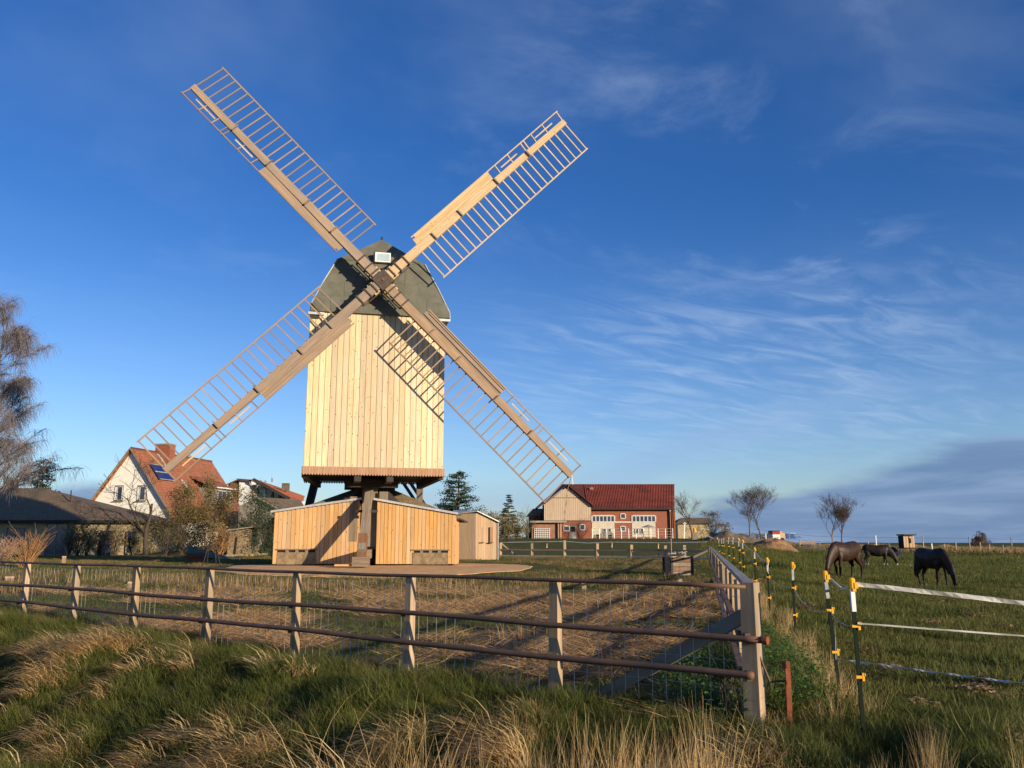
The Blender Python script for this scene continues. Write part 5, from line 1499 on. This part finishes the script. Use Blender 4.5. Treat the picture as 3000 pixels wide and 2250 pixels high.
# ------------------------------------------------------------------ trees and shrubs
rd = random.Random(21)
b = U(-60, 1600, 52); b.z = G(b.x, 52)
birch = thing('birch_tree', 'weeping birch with bare purple-brown hanging twigs at the left edge', 'tree', b)
def birch_tree():
    tm, cm, hm = MB(), MB(), MB(); r = rd
    H = 14.6
    tr_ = [b+Vector((.25*math.sin(i*.9), 0, H*i/8)) for i in range(9)]
    tm.tube(tr_, [.30-.032*i for i in range(9)], 8, cap=False); tm.build('trunk', BIRCHB, birch, smooth=True)
    def hang(s, L, n):
        for _ in range(n):
            q = s.copy(); d = Vector((r.gauss(0, .35), r.gauss(0, .35), r.uniform(.0, .5))).normalized(); pts = [q.copy()]
            ll = L*r.uniform(.5, 1.2)
            for k in range(7):
                d = (d+Vector((r.gauss(0, .06), r.gauss(0, .06), -.42))).normalized(); q = q+d*ll/7; pts.append(q.copy())
            hm.tube(pts, [.0045]*7+[.0025], 3, cap=False)
    def limb(s, d, L, rad, lev):
        pts = [s]; q = s.copy(); dd = d.copy(); rr = [rad]; n = 6
        for k in range(n):
            dd = (dd+Vector((r.gauss(0, .09), r.gauss(0, .09), .10-.055*k*(1 if lev else .9)))).normalized(); q = q+dd*L/n; pts.append(q.copy()); rr.append(rad*(1-.8*(k+1)/n)+.006)
        cm.tube(pts, rr, 4, cap=False)
        for k in range(2, n+1):
            if lev < 2:
                for _ in range(1 if lev else 2):
                    a = r.uniform(0, 2*PI); limb(pts[k], (dd+Vector((math.cos(a), math.sin(a), .25))*.9).normalized(), L*.42*r.uniform(.7, 1.1), rr[k]*.6+.004, lev+1)
            hang(pts[k], 1.0+L*.16, 2 if lev else 1)
    for i in range(14):
        z = 3.2+i*.8; a = R(r.uniform(-75, 75)) if i % 3 else r.uniform(0, 2*PI)
        limb(b+ez*z, Vector((math.cos(a), math.sin(a)*.8, .75)).normalized(), (3.3-.10*i)*r.uniform(.7, 1.05), .06-.003*i, 0)
    limb(b+ez*3.4, Vector((1, -.1, .55)).normalized(), 3.9, .07, 0)
    cm.build('limbs', BIRCHB if False else BIRCHT, birch); hm.build('hanging_twigs', BIRCHT, birch)
birch_tree()
conifer('small dark pine top behind the bungalow roof', 118, 1460, 75, 8.2, 4.4, 3, n=2200, leaf=.35)
conifer('broad blue-green pine with layered branches behind the small shed', 1342, 1560, 74, 6.9, 5.6, 5, n=9000, leaf=.20, open_=.24, droop=.02, base=.12)
conifer('narrow dark spruce left of the barn', 1489, 1575, 100, 5.2, 2.6, 9, name='spruce_tree', n=6000, leaf=.18, open_=.22, base=.05)
bare_tree('bare dark twisted tree in front of the white gable', 425, 1645, 60, 6.9, 31, levels=4, nb=(3, 5), spread=1.0, up=.45, r0=.20, minr=.014, bark=DKTWIG, twig=DKTWIG, trunkfrac=.25, crook=.16)
bare_tree('bare fruit tree at the right end of the barn', 2028, 1588, 96, 5.2, 33, levels=4, nb=(4, 5), spread=.8, up=.6, r0=.12, minr=.010, trunkfrac=.5)
for k, (px, py, Y, h, s, lb, gp) in enumerate(((2197, 1590, 105, 5.7, 41, 'left one of the two bare trees behind the earth heap', 'bare trees'), (2231, 1590, 107, 5.6, 42, 'right one of the two bare trees behind the earth heap', 'bare trees'),
        (2438, 1590, 108, 5.2, 43, 'left one of the slim paired trees in mid pasture horizon', 'bare trees'), (2466, 1590, 106, 5.5, 44, 'right one of the slim paired trees in mid pasture horizon', 'bare trees'))):
    bare_tree(lb, px, py, Y, h, s, levels=4, nb=(5, 6), spread=.75 if k < 2 else .62, up=.5, r0=.11, minr=.010, trunkfrac=.55 if k > 1 else .3, twig=TWIG)
bare_tree('small weeping umbrella shaped tree near the right edge', 2870, 1597, 105, 2.6, 52, levels=3, nb=(5, 6), spread=1.3, up=.25, droop=.25, r0=.09, minr=.015, hang=3, hangl=.8)
shrub('fan of ochre willow stems behind the fence at the far left', 75, 1660, 33, 2.0, 2.6, 61, WILLOW, None, stems=46, r0=.022, levels=2, up=.9, name='willow_shrub')
shrub('reddish twiggy bush at the left edge beside the willow stems', 8, 1660, 36, 1.5, 2.4, 62, SKIRT, None, stems=26, r0=.016, levels=3, name='shrub')
sp = [(225, 1645, 60, 2.4, 2.4, DKTWIG, BUSHL, 700, 'dark dense shrub left of the bungalow window in the light'),
      (290, 1645, 61, 2.2, 2.6, DKTWIG, BUSHL, 600, 'low brown shrub between the two bungalow windows'),
      (385, 1645, 62, 2.5, 2.4, DKTWIG, BUSHL, 800, 'tangled shrub at the foot of the dark twisted tree'),
      (250, 1640, 62, 2.6, 2.6, DKTWIG, WEED, 160, 'sparse dark shrub before the lit ochre wall of the bungalow'),
      (330, 1640, 62, 2.9, 2.6, DKTWIG, BUSHL, 160, 'dark shrub in front of the bungalow window'),
      (200, 1640, 60, 2.2, 2.0, DKTWIG, None, 0, 'dark leafless bush beside the shadowed bungalow wall'),
      (480, 1635, 64, 3.6, 3.0, DKTWIG, BUSHL, 700, 'brown twiggy shrub under the corner of the white house'),
      (530, 1630, 66, 5.4, 3.6, TWIG, BUSHL, 4600, 'tall brown bush below the solar panels'),
      (595, 1628, 68, 6.2, 3.9, TWIG, BUSHL, 6000, 'tallest brown bush in front of the red roof'),
      (650, 1622, 69, 5.4, 3.9, TWIG, BUSHL, 4600, 'brown bush at the right end of the red roof'),
      (560, 1640, 50, 2.2, 3.0, WILLOW, WEED, 900, 'straw coloured stems in front of the tall brown bushes'),
      (640, 1632, 53, 2.4, 2.8, WILLOW, WEED, 900, 'straw coloured bush left of the stone hut'),
      (725, 1610, 72, 5.5, 4.4, TWIG, EVERG, 3200, 'dark evergreen bush under the white tower'),
      (775, 1612, 66, 4.1, 3.5, DKTWIG, EVERG, 2600, 'dark hedge left of the left plank shed'),
      (800, 1620, 52, 2.6, 1.8, DKTWIG, EVERG, 1800, 'low dark hedge touching the left plank shed'),
      (1465, 1590, 90, 3.0, 5.0, TWIG, BUSHL, 1800, 'brown bush behind the small shed'),
      (1425, 1585, 105, 4.0, 8.0, TWIG, BUSHL, 1800, 'wide dull green thicket left of the spruce'),
      (1515, 1585, 98, 3.0, 4.0, TWIG, BUSHL, 1600, 'rusty brown bush below the spruce'),
      (1545, 1585, 100, 3.8, 3.0, DKTWIG, None, 0, 'dark bare thicket beside the dark annex'),
      (1400, 1590, 92, 2.6, 4, TWIG, EVERG, 1500, 'low green bush right behind the small shed roof'),
      (2085, 1585, 130, 4.2, 5.0, TWIG, BUSHL, 1500, 'dark bush at the right end of the farmhouse'),
      (2125, 1588, 128, 2.6, 4.0, SKIRT, BUSHL, 900, 'reddish bush behind the rubble heap'),
      (2250, 1590, 130, 1.5, 9.0, TWIG, BUSHL, 1200, 'low brown hedge behind the trailer'),
      (2785, 1604, 100, 1.2, 2.2, TWIG, None, 0, 'low bare bush right of the tiny hut')]
for k, (px, py, Y, h, w, ms, ml, n, lb) in enumerate(sp):
    shrub(lb, px, py, Y, h, w, 100+k, ms, ml, n=n, leaf=.09+Y*.0012, stems=16 if Y < 80 else 10, r0=.03 if Y < 80 else .05, levels=3)
# far scrub line of the pasture
def scrubline():
    r = random.Random(12); V, F, Cc = [], [], []
    for i in range(16000):
        px = r.uniform(2190, 3250); Y = 106-18*(px-2210)/900.+r.gauss(0, 1.6)
        q = U(px, 1600, Y); hgt = .55*(1+.8*nz(px*.02, 1))*r.uniform(.1, 1)
        p = Vector((q.x, Y, G(q.x, Y)+abs(hgt))); d = Vector((r.gauss(0, .5), r.gauss(0, .3), r.uniform(.2, 1))).normalized()*.22; e = Vector((.05, 0, .0))
        b = len(V); V += [tuple(p-d-e), tuple(p-d+e), tuple(p+d)]; F.append((b, b+1, b+2)); Cc += [r.random()]*3
    me = bpy.data.meshes.new('scrub'); me.from_pydata(V, [], F); me.update()
    at = me.attributes.new('c', 'FLOAT', 'POINT'); at.data.foreach_set('value', Cc); me.materials.append(WEED)
    o = bpy.data.objects.new('scrub', me); link(o); tag(o, 'brown weeds and scrub along the far pasture fence', 'scrub', kind='stuff')
scrubline()
# distant woodland band
def faraway():
    r = random.Random(15); V, F, Cc = [], [], []
    for i in range(9000):
        a = R(r.uniform(-50, 50)); D = r.uniform(700, 900); x, y = D*math.sin(a), D*math.cos(a)
        if math.degrees(a) > 6: continue
        hgt = (5+4*nz(a*30, 2))*r.random()
        p = Vector((x, y, G0(x, y)+hgt)); d = Vector((r.gauss(0, 1), r.gauss(0, 1), r.gauss(0, .6)))*1.6; e = Vector((r.gauss(0, 1), 0, r.gauss(0, 1)))*1.2
        b = len(V); V += [tuple(p-d), tuple(p+e), tuple(p+d), tuple(p-e)]; F.append((b, b+1, b+2, b+3)); Cc += [r.random()]*4
    me = bpy.data.meshes.new('far_woodland'); me.from_pydata(V, [], F); me.update()
    at = me.attributes.new('c', 'FLOAT', 'POINT'); at.data.foreach_set('value', Cc); me.materials.append(BUSHL)
    o = bpy.data.objects.new('far_woodland', me); link(o); tag(o, 'far off line of woodland on the horizon', 'woodland', kind='stuff')
faraway()

# ------------------------------------------------------------------ grass
def blades(name, n, rad, h0, h1, w, mat, bend=.35, lean=(0, 0), seed=0, segs=3, flat=0., curl=0.):
    r = random.Random(seed); V, F, Cc = [], [], []
    for i in range(n):
        a = r.uniform(0, 2*PI); q = rad*math.sqrt(r.random()); x, y = q*math.cos(a), q*math.sin(a)
        h = r.uniform(h0, h1); th = r.uniform(0, 2*PI); fx, fy = math.cos(th+(PI/2 if flat else 0)), math.sin(th+(PI/2 if flat else 0))
        d = Vector((r.gauss(0, bend)+lean[0]+x/rad*bend*.6, r.gauss(0, bend)+lean[1]+y/rad*bend*.6, 1-flat)).normalized() if not flat else Vector((math.cos(th), math.sin(th), (1-flat)*r.uniform(-.2, 1.))).normalized()
        p = Vector((x, y, -.03 if not flat else r.uniform(0, .05))); ww = w*r.uniform(.6, 1.2); c_ = r.random(); b = len(V)
        bx_, by_ = r.gauss(0, bend)+lean[0]*1.2, r.gauss(0, bend)+lean[1]*1.2
        for k in range(segs+1):
            t = k/segs; hw2 = ww*(1-t**1.5)*.5+.0006
            V += [tuple(p+Vector((-fy*hw2, fx*hw2, 0))), tuple(p-Vector((-fy*hw2, fx*hw2, 0)))]; Cc += [c_, c_]
            p = p+d*h/segs; d = (d+Vector((bx_*.55, by_*.55, -.22-curl)) * .8 if not flat else d+Vector((bx_*.25, by_*.25, r.gauss(0, .04)))).normalized()
        for k in range(segs): F.append((b+2*k, b+2*k+1, b+2*k+3, b+2*k+2))
    me = bpy.data.meshes.new(name); me.from_pydata(V, [], F); me.update()
    at = me.attributes.new('c', 'FLOAT', 'POINT'); at.data.foreach_set('value', Cc); me.materials.append(mat)
    return bpy.data.objects.new(name, me)
def leafplant(name, n, rad, h, leaf, mat, seed):
    r = random.Random(seed); V, F, Cc = [], [], []
    for i in range(n):
        a = r.uniform(0, 2*PI); q = rad*math.sqrt(r.random()); p = Vector((q*math.cos(a), q*math.sin(a), h*r.random()**.7*(1-.4*q/rad)))
        d = Vector((r.gauss(0, 1), r.gauss(0, 1), r.gauss(.2, .4))).normalized()*leaf*r.uniform(.6, 1.3); e = d.cross(Vector((0, 0, 1))).normalized()*leaf*.33
        b = len(V); V += [tuple(p-d*.5), tuple(p+e-d*.1), tuple(p+d*.5-Vector((0, 0, leaf*.15))), tuple(p-e-d*.1)]; F.append((b, b+1, b+2, b+3)); Cc += [r.random()]*4
    me = bpy.data.meshes.new(name); me.from_pydata(V, [], F); me.update()
    at = me.attributes.new('c', 'FLOAT', 'POINT'); at.data.foreach_set('value', Cc); me.materials.append(mat)
    return bpy.data.objects.new(name, me)
def scatter(name, label, cat, protos, pts):
    """pts: (x, y, rot, scale, proto index[, zscale]); one stuff object carrying instances"""
    colx = bpy.data.collections.new(name+'_kinds')
    for i, o in enumerate(protos): o.name = '%02d_%s' % (i, o.name); colx.objects.link(o)
    me = bpy.data.meshes.new(name); n = len(pts)
    me.from_pydata([(p[0], p[1], G(p[0], p[1])) for p in pts], [], [])
    def attr(nm, ty, vals, key):
        a = me.attributes.new(nm, ty, 'POINT'); a.data.foreach_set(key, vals)
    attr('rot', 'FLOAT_VECTOR', [v for p in pts for v in (0., 0., p[2])], 'vector')
    attr('scl', 'FLOAT_VECTOR', [v for p in pts for v in (p[3], p[3], p[3]*(p[5] if len(p) > 5 else 1))], 'vector')
    attr('idx', 'INT', [p[4] for p in pts], 'value')
    o = bpy.data.objects.new(name, me); link(o); tag(o, label, cat, kind='stuff')
    ng = bpy.data.node_groups.new(name, 'GeometryNodeTree')
    ng.interface.new_socket('Geometry', in_out='INPUT', socket_type='NodeSocketGeometry')
    ng.interface.new_socket('Geometry', in_out='OUTPUT', socket_type='NodeSocketGeometry')
    n_ = ng.nodes; gi = n_.new('NodeGroupInput'); g_o = n_.new('NodeGroupOutput')
    ip = n_.new('GeometryNodeInstanceOnPoints'); ci = n_.new('GeometryNodeCollectionInfo')
    ci.inputs['Collection'].default_value = colx; ci.inputs['Separate Children'].default_value = True; ci.inputs['Reset Children'].default_value = True
    def na(nm, ty):
        q = n_.new('GeometryNodeInputNamedAttribute'); q.data_type = ty; q.inputs[0].default_value = nm; return q.outputs[0]
    ng.links.new(gi.outputs[0], ip.inputs['Points']); ng.links.new(ci.outputs[0], ip.inputs['Instance'])
    ip.inputs['Pick Instance'].default_value = True
    ng.links.new(na('idx', 'INT'), ip.inputs['Instance Index'])
    e2r = n_.new('FunctionNodeEulerToRotation'); ng.links.new(na('rot', 'FLOAT_VECTOR'), e2r.inputs[0])
    ng.links.new(e2r.outputs[0], ip.inputs['Rotation']); ng.links.new(na('scl', 'FLOAT_VECTOR'), ip.inputs['Scale'])
    ng.links.new(ip.outputs[0], g_o.inputs[0])
    md = o.modifiers.new('scatter', 'NODES'); md.node_group = ng
    return o
r = random.Random(77)
def infrustum(x, y, marg=1.6):
    return y > 1 and abs(x) < .64*y+marg
LEAN = (-.55, -.45)
# bank and ditch: green tufts
prot = [blades('tuft', 60, .14, .16, .36, .0085, GREEN, .30, seed=1), blades('tuft', 60, .15, .20, .42, .0080, GREEN, .38, (-.15, -.15), 2), blades('tuft', 50, .12, .12, .28, .0085, GREEN, .45, seed=3),
        blades('tuft', 70, .17, .18, .38, .0080, GREEN, .40, (-.3, -.2), 4), blades('mixed_tuft', 60, .16, .20, .42, .0075, WEED, .40, (-.2, -.25), 5)]
pts = []
for i in range(60000):
    y = r.uniform(3, 24); x = r.uniform(-16, 9)
    if not infrustum(x, y): continue
    s = .627*x+.779*y
    if s < 3.0 or s > 8.0+(1.2 if x > 2.3 else 0) : continue
    d = 1. if y < 11 else .7
    if r.random() > d*.68: continue
    k = nz(x*.8, y*.8, 7)
    if k < -.40 and r.random() < .5: continue
    near = 1+.35*nz(x*1.7, y*1.7, 2)
    rot = r.uniform(0, 2*PI)
    idx = r.choice([0, 1, 1, 2, 3, 3, 4 if k > .0 else 1]) if x < 2 else r.choice([0, 0, 1, 2, 4 if k > .1 else 0])
    if idx in (1, 3, 4): rot = r.gauss(0, .9)
    pts.append((x, y, rot, near*r.uniform(.45, .9)*(1 if s < 7 else .85), idx))
scatter('bank_grass', 'long green grass covering the ditch bank', 'grass', prot, pts)
print('bank', len(pts))
# dry combed tussocks on the bank
LEAN = (-.42, -.48)
prot = [blades('dry_tussock', 80, .15, .30, .62, .013, DRY, .30, LEAN, 11, 4, curl=.18), blades('dry_tussock', 70, .17, .25, .55, .012, DRY, .38, (-.3, -.5), 12, 4, curl=.2),
        blades('dry_tussock', 90, .15, .35, .70, .012, DRY, .26, (-.5, -.35), 13, 5, curl=.15), blades('brown_tussock', 60, .18, .22, .45, .012, WEED, .45, (-.3, -.3), 14, 4, curl=.2)]
pts = []
for i in range(9000):
    y = r.uniform(3, 22); x = r.uniform(-14, 2.2)
    if not infrustum(x, y): continue
    s = .627*x+.779*y
    if not (4.0 if x < -1.5 else 3.6) < s < 7.0: continue
    q = ridge(x+.12, y-.10)+.25*nz(x*.5, y*.5, 12)-.10*abs(s-5.2)
    if q < -.04: continue
    if r.random() > min(.8, (.10+q*3)*(1.5 if x < -2 else 1)): continue
    pts.append((x, y, r.gauss(0, .5), r.uniform(.65, 1.15), 3 if q < .08 and r.random() < .5 else r.randrange(3)))
print('tussocks', len(pts))
scatter('dry_tussocks', 'straw coloured tussocks combed down the ditch bank', 'dry grass', prot, pts)
# tall dry reed grass in the ditch at the bottom edge
prot = [blades('reed', 46, .16, 1.15, 1.85, .010, DRY, .06, (0, 0), 21, 5), blades('reed', 40, .18, 1.0, 1.7, .010, DRY, .09, (.03, 0), 22, 5), blades('reed', 44, .14, .9, 1.5, .0095, DRY, .12, (-.06, -.05), 23, 5),
        blades('bent_reed', 150, .20, 1.0, 1.7, .0085, DRY, .17, (-.32, -.10), 24, 8, curl=.16), blades('bent_reed', 140, .2, .9, 1.6, .0085, DRY, .22, (-.22, -.22), 25, 8, curl=.18)]
pts = []
def clump(px, Y, n, idxs, sc=1., spx=.25, spy=.25):
    x0 = (px-1500)/FPX*Y/1.05
    for _ in range(n):
        x, y = x0+r.gauss(0, spx), Y+r.gauss(0, spy); pts.append((x, y, r.gauss(0, .5), sc*r.uniform(.75, 1.1), r.choice(idxs)))
for px in range(1500, 2150, 30): clump(px+r.uniform(-15, 15), r.uniform(5.5, 6.2), 6, [0, 0, 1, 2], .74 if px < 1650 else (.82 if px < 1900 else .66), .09, .15)
for px in (1260, 1310, 1380, 1420, 1200, 1290): clump(px, 6.0, 5, [1, 2, 3, 3], .86, .14)
for px in (1060, 1000, 1120, 1180, 1240, 1330, 1450, 1560, 1090): clump(px, r.uniform(5.6, 6.2), 8, [3, 4], .92, .15)
for px in (2420, 2470, 2520, 2560, 2640, 2680, 2730, 2790, 2840): clump(px, r.uniform(5.6, 6.1), 3, [0, 1, 2], r.uniform(.34, .48), .08, .12)
scatter('reed_grass', 'tall dry reed grass standing in the ditch at the bottom edge', 'reeds', prot, pts)
# dry upright grass along the electric fence and corner
prot = [blades('dry_stalks', 60, .16, .25, .5, .006, DRY, .16, (0, 0), 31, 4), blades('dry_stalks', 50, .16, .2, .42, .006, WEED, .25, (0, 0), 32, 4)]
pts = []
for i in range(330):
    k = r.random(); x0, y0 = 2.95+.216*(k*16), 8.0+k*16
    pts.append((x0+r.gauss(-.25, .28), y0+r.gauss(0, .3), r.uniform(0, 6), r.uniform(.4, .85), r.randrange(2)))
for px, py in ((2400, 2040), (2430, 2075), (2385, 2000), (2340, 1960), (2220, 2080), (2250, 2110)):
    p = RG(px, py)
    for _ in range(5): pts.append((p.x+r.gauss(0, .12), p.y+r.gauss(0, .12), r.uniform(0, 6), r.uniform(.6, 1.), 0))
scatter('verge_stalks', 'dry stalks along the electric fence line', 'dry grass', prot, pts)
# nettles by the corner
prot = [leafplant('nettle', 170, .22, .42, .05, LEAFY, 41), leafplant('nettle', 120, .20, .32, .045, LEAFY, 42), blades('nettle_grass', 50, .16, .2, .45, .009, GREEN, .3, (0, 0), 43)]
pts = []
for i in range(330):
    k = r.random()**1.2; y = 8.3+k*7.5; x = side_x(y)+.42+r.gauss(0, .20)+.0*k
    pts.append((x, y, r.uniform(0, 6), r.uniform(.75, 1.5)*(1-.3*k), r.randrange(3)))
for i in range(90):
    y = r.uniform(8.9, 13); x = side_x(y)-r.uniform(.15, .9); pts.append((x, y, r.uniform(0, 6), r.uniform(.5, 1.), r.randrange(2)))
scatter('nettles', 'fresh green nettles round the corner post of the fence', 'nettles', prot, pts)
# straw litter in the paddock
prot = [blades('straw', 80, .42, .12, .42, .013, STRAW, .5, (0, 0), 51, 3, flat=.6), blades('straw', 80, .42, .15, .50, .013, STRAW, .6, (0, 0), 52, 3, flat=.72),
        blades('straw', 60, .30, .10, .28, .0075, STRAW, .6, (0, 0), 53, 3, flat=.4), blades('long_straw', 12, .45, .6, 1.1, .012, STRAW, .3, (0, 0), 54, 4, flat=.8)]
pts = []
for i in range(24000):
    y = r.uniform(7, 27); x = r.uniform(-15, 6)
    s = .627*x+.779*y
    if x > side_x(y)-.25 or s < 7.9 or not infrustum(x, y, .8): continue
    lim = 1-sstep(19, 25, y+3*nz(x*.4, y*.4))
    if r.random() > lim*.45 or nz(x*.9, y*.9, 5)+.5*nz(x*2.6, y*2.6, 6) > .10 or green_zone(x, y) > .12: continue
    pts.append((x, y, r.uniform(0, 6.28), r.uniform(.6, 1.15)*(1+.02*y), 3 if r.random() < .07 else r.randrange(3)))
scatter('straw_litter', 'brown straw and dead stalks mulching the paddock', 'straw', prot, pts)
print('straw', len(pts))
# weeds and grass deeper in the paddock
prot = [blades('weed', 60, .28, .10, .30, .011, WEED, .22, (0, 0), 61, 3), blades('weed', 60, .30, .08, .22, .011, WEED, .4, (0, 0), 62, 3),
        blades('green_patch', 80, .28, .06, .20, .011, GREEN, .45, (0, 0), 63, 3), blades('brown_stalks', 26, .30, .2, .50, .009, STRAW, .12, (0, 0), 64, 3)]
pts = []
for i in range(26000):
    y = r.uniform(8, 60); x = r.uniform(-34, 11)
    s = .627*x+.779*y
    if x > side_x(y)-.2 or s < 8.0 or not infrustum(x, y, .8): continue
    if ((x+5)/7.)**2+((y-34.6)/7.5)**2 < 1: continue
    dens = .95*sstep(17, 24, y+3*nz(x*.4, y*.4)) + (.75 if green_zone(x, y) > .05 else .18)
    if y > 30: dens *= .55
    if r.random() > dens*.55: continue
    k = nz(x*.35, y*.35, 11)
    idx = 2 if k > .08 and r.random() < .8 else r.choice([0, 1, 1, 3] if y < 26 else [1, 1, 2])
    if y < 22: idx = 2 if green_zone(x, y) > .05 else (1 if r.random() < .7 else 3)
    pts.append((x, y, r.uniform(0, 6.28), r.uniform(.6, 1.1)*(.75+.012*y), idx, .62 if y > 28 else .85))
scatter('paddock_weeds', 'withered weeds and grass in the paddock round the mill', 'weeds', prot, pts)
print('weeds', len(pts))
# pasture turf
prot = [blades('turf', 170, .38, .035, .11, .0095, FIELD, .5, (0, 0), 71, 2), blades('turf', 170, .38, .03, .09, .0095, FIELD, .6, (0, 0), 72, 2), blades('turf', 120, .30, .06, .18, .009, GREEN, .45, (0, 0), 73, 2)]
pts = []
def turf(x0, x1, y0, y1, n, sc, test=None):
    for i in range(n):
        y = r.uniform(y0, y1); x = r.uniform(x0, x1)
        if x < side_x(y)+.3 and y > 8.2: continue
        if y < 8.2 and .627*x+.779*y < 8.0: continue
        if not infrustum(x, y, 1.): continue
        k = nz(x*.5, y*.5, 3)
        k2 = nz(x*1.4, y*1.4, 9)
        if k2 > .32 and y < 40: continue
        pts.append((x, y, r.uniform(0, 6.28), sc*r.uniform(.7, 1.25), 2 if k > .25 else r.randrange(2), 1+1.2*max(0, -k2)))
turf(2, 13, 6, 16, 2600, 1.); turf(4, 24, 16, 34, 3600, 1.35); turf(6, 44, 34, 66, 3800, 2.1); turf(10, 66, 66, 105, 2600, 3.2)
scatter('pasture_turf', 'short cropped turf of the horse pasture', 'grass', prot, pts)
prot = [leafplant('dung', 60, .13, .08, .06, STRAW, 91), blades('coarse_tuft', 90, .16, .12, .26, .010, GREEN, .5, (0, 0), 92, 3)]
pts = []
for i in range(420):
    y = 7+55*r.random()**1.6; x = side_x(y)+1.2+r.random()*(.64*y+2-side_x(y))
    if infrustum(x, y) and nz(x*.3, y*.3, 14) > -.1: pts.append((x, y, r.uniform(0, 6), r.uniform(.7, 1.5)*(1+.012*y), 0 if r.random() < .25 else 1))
scatter('pasture_tufts', 'coarse dark tufts and droppings scattered over the pasture', 'grass tufts', prot, pts)
# mown verge in the near left corner
prot = [blades('verge', 220, .30, .05, .12, .008, FIELD, .45, (0, 0), 81, 3)]
pts = []
for i in range(900):
    x = r.uniform(-8, 2); y = r.uniform(2.5, 9); s = .627*x+.779*y
    if s > 3.05+.12*nz(x*2, y*2) or s < 1.2: continue
    pts.append((x, y, r.uniform(0, 6), r.uniform(.8, 1.2), 0))
scatter('verge_grass', 'bright mown verge in the near left corner', 'grass', prot, pts)
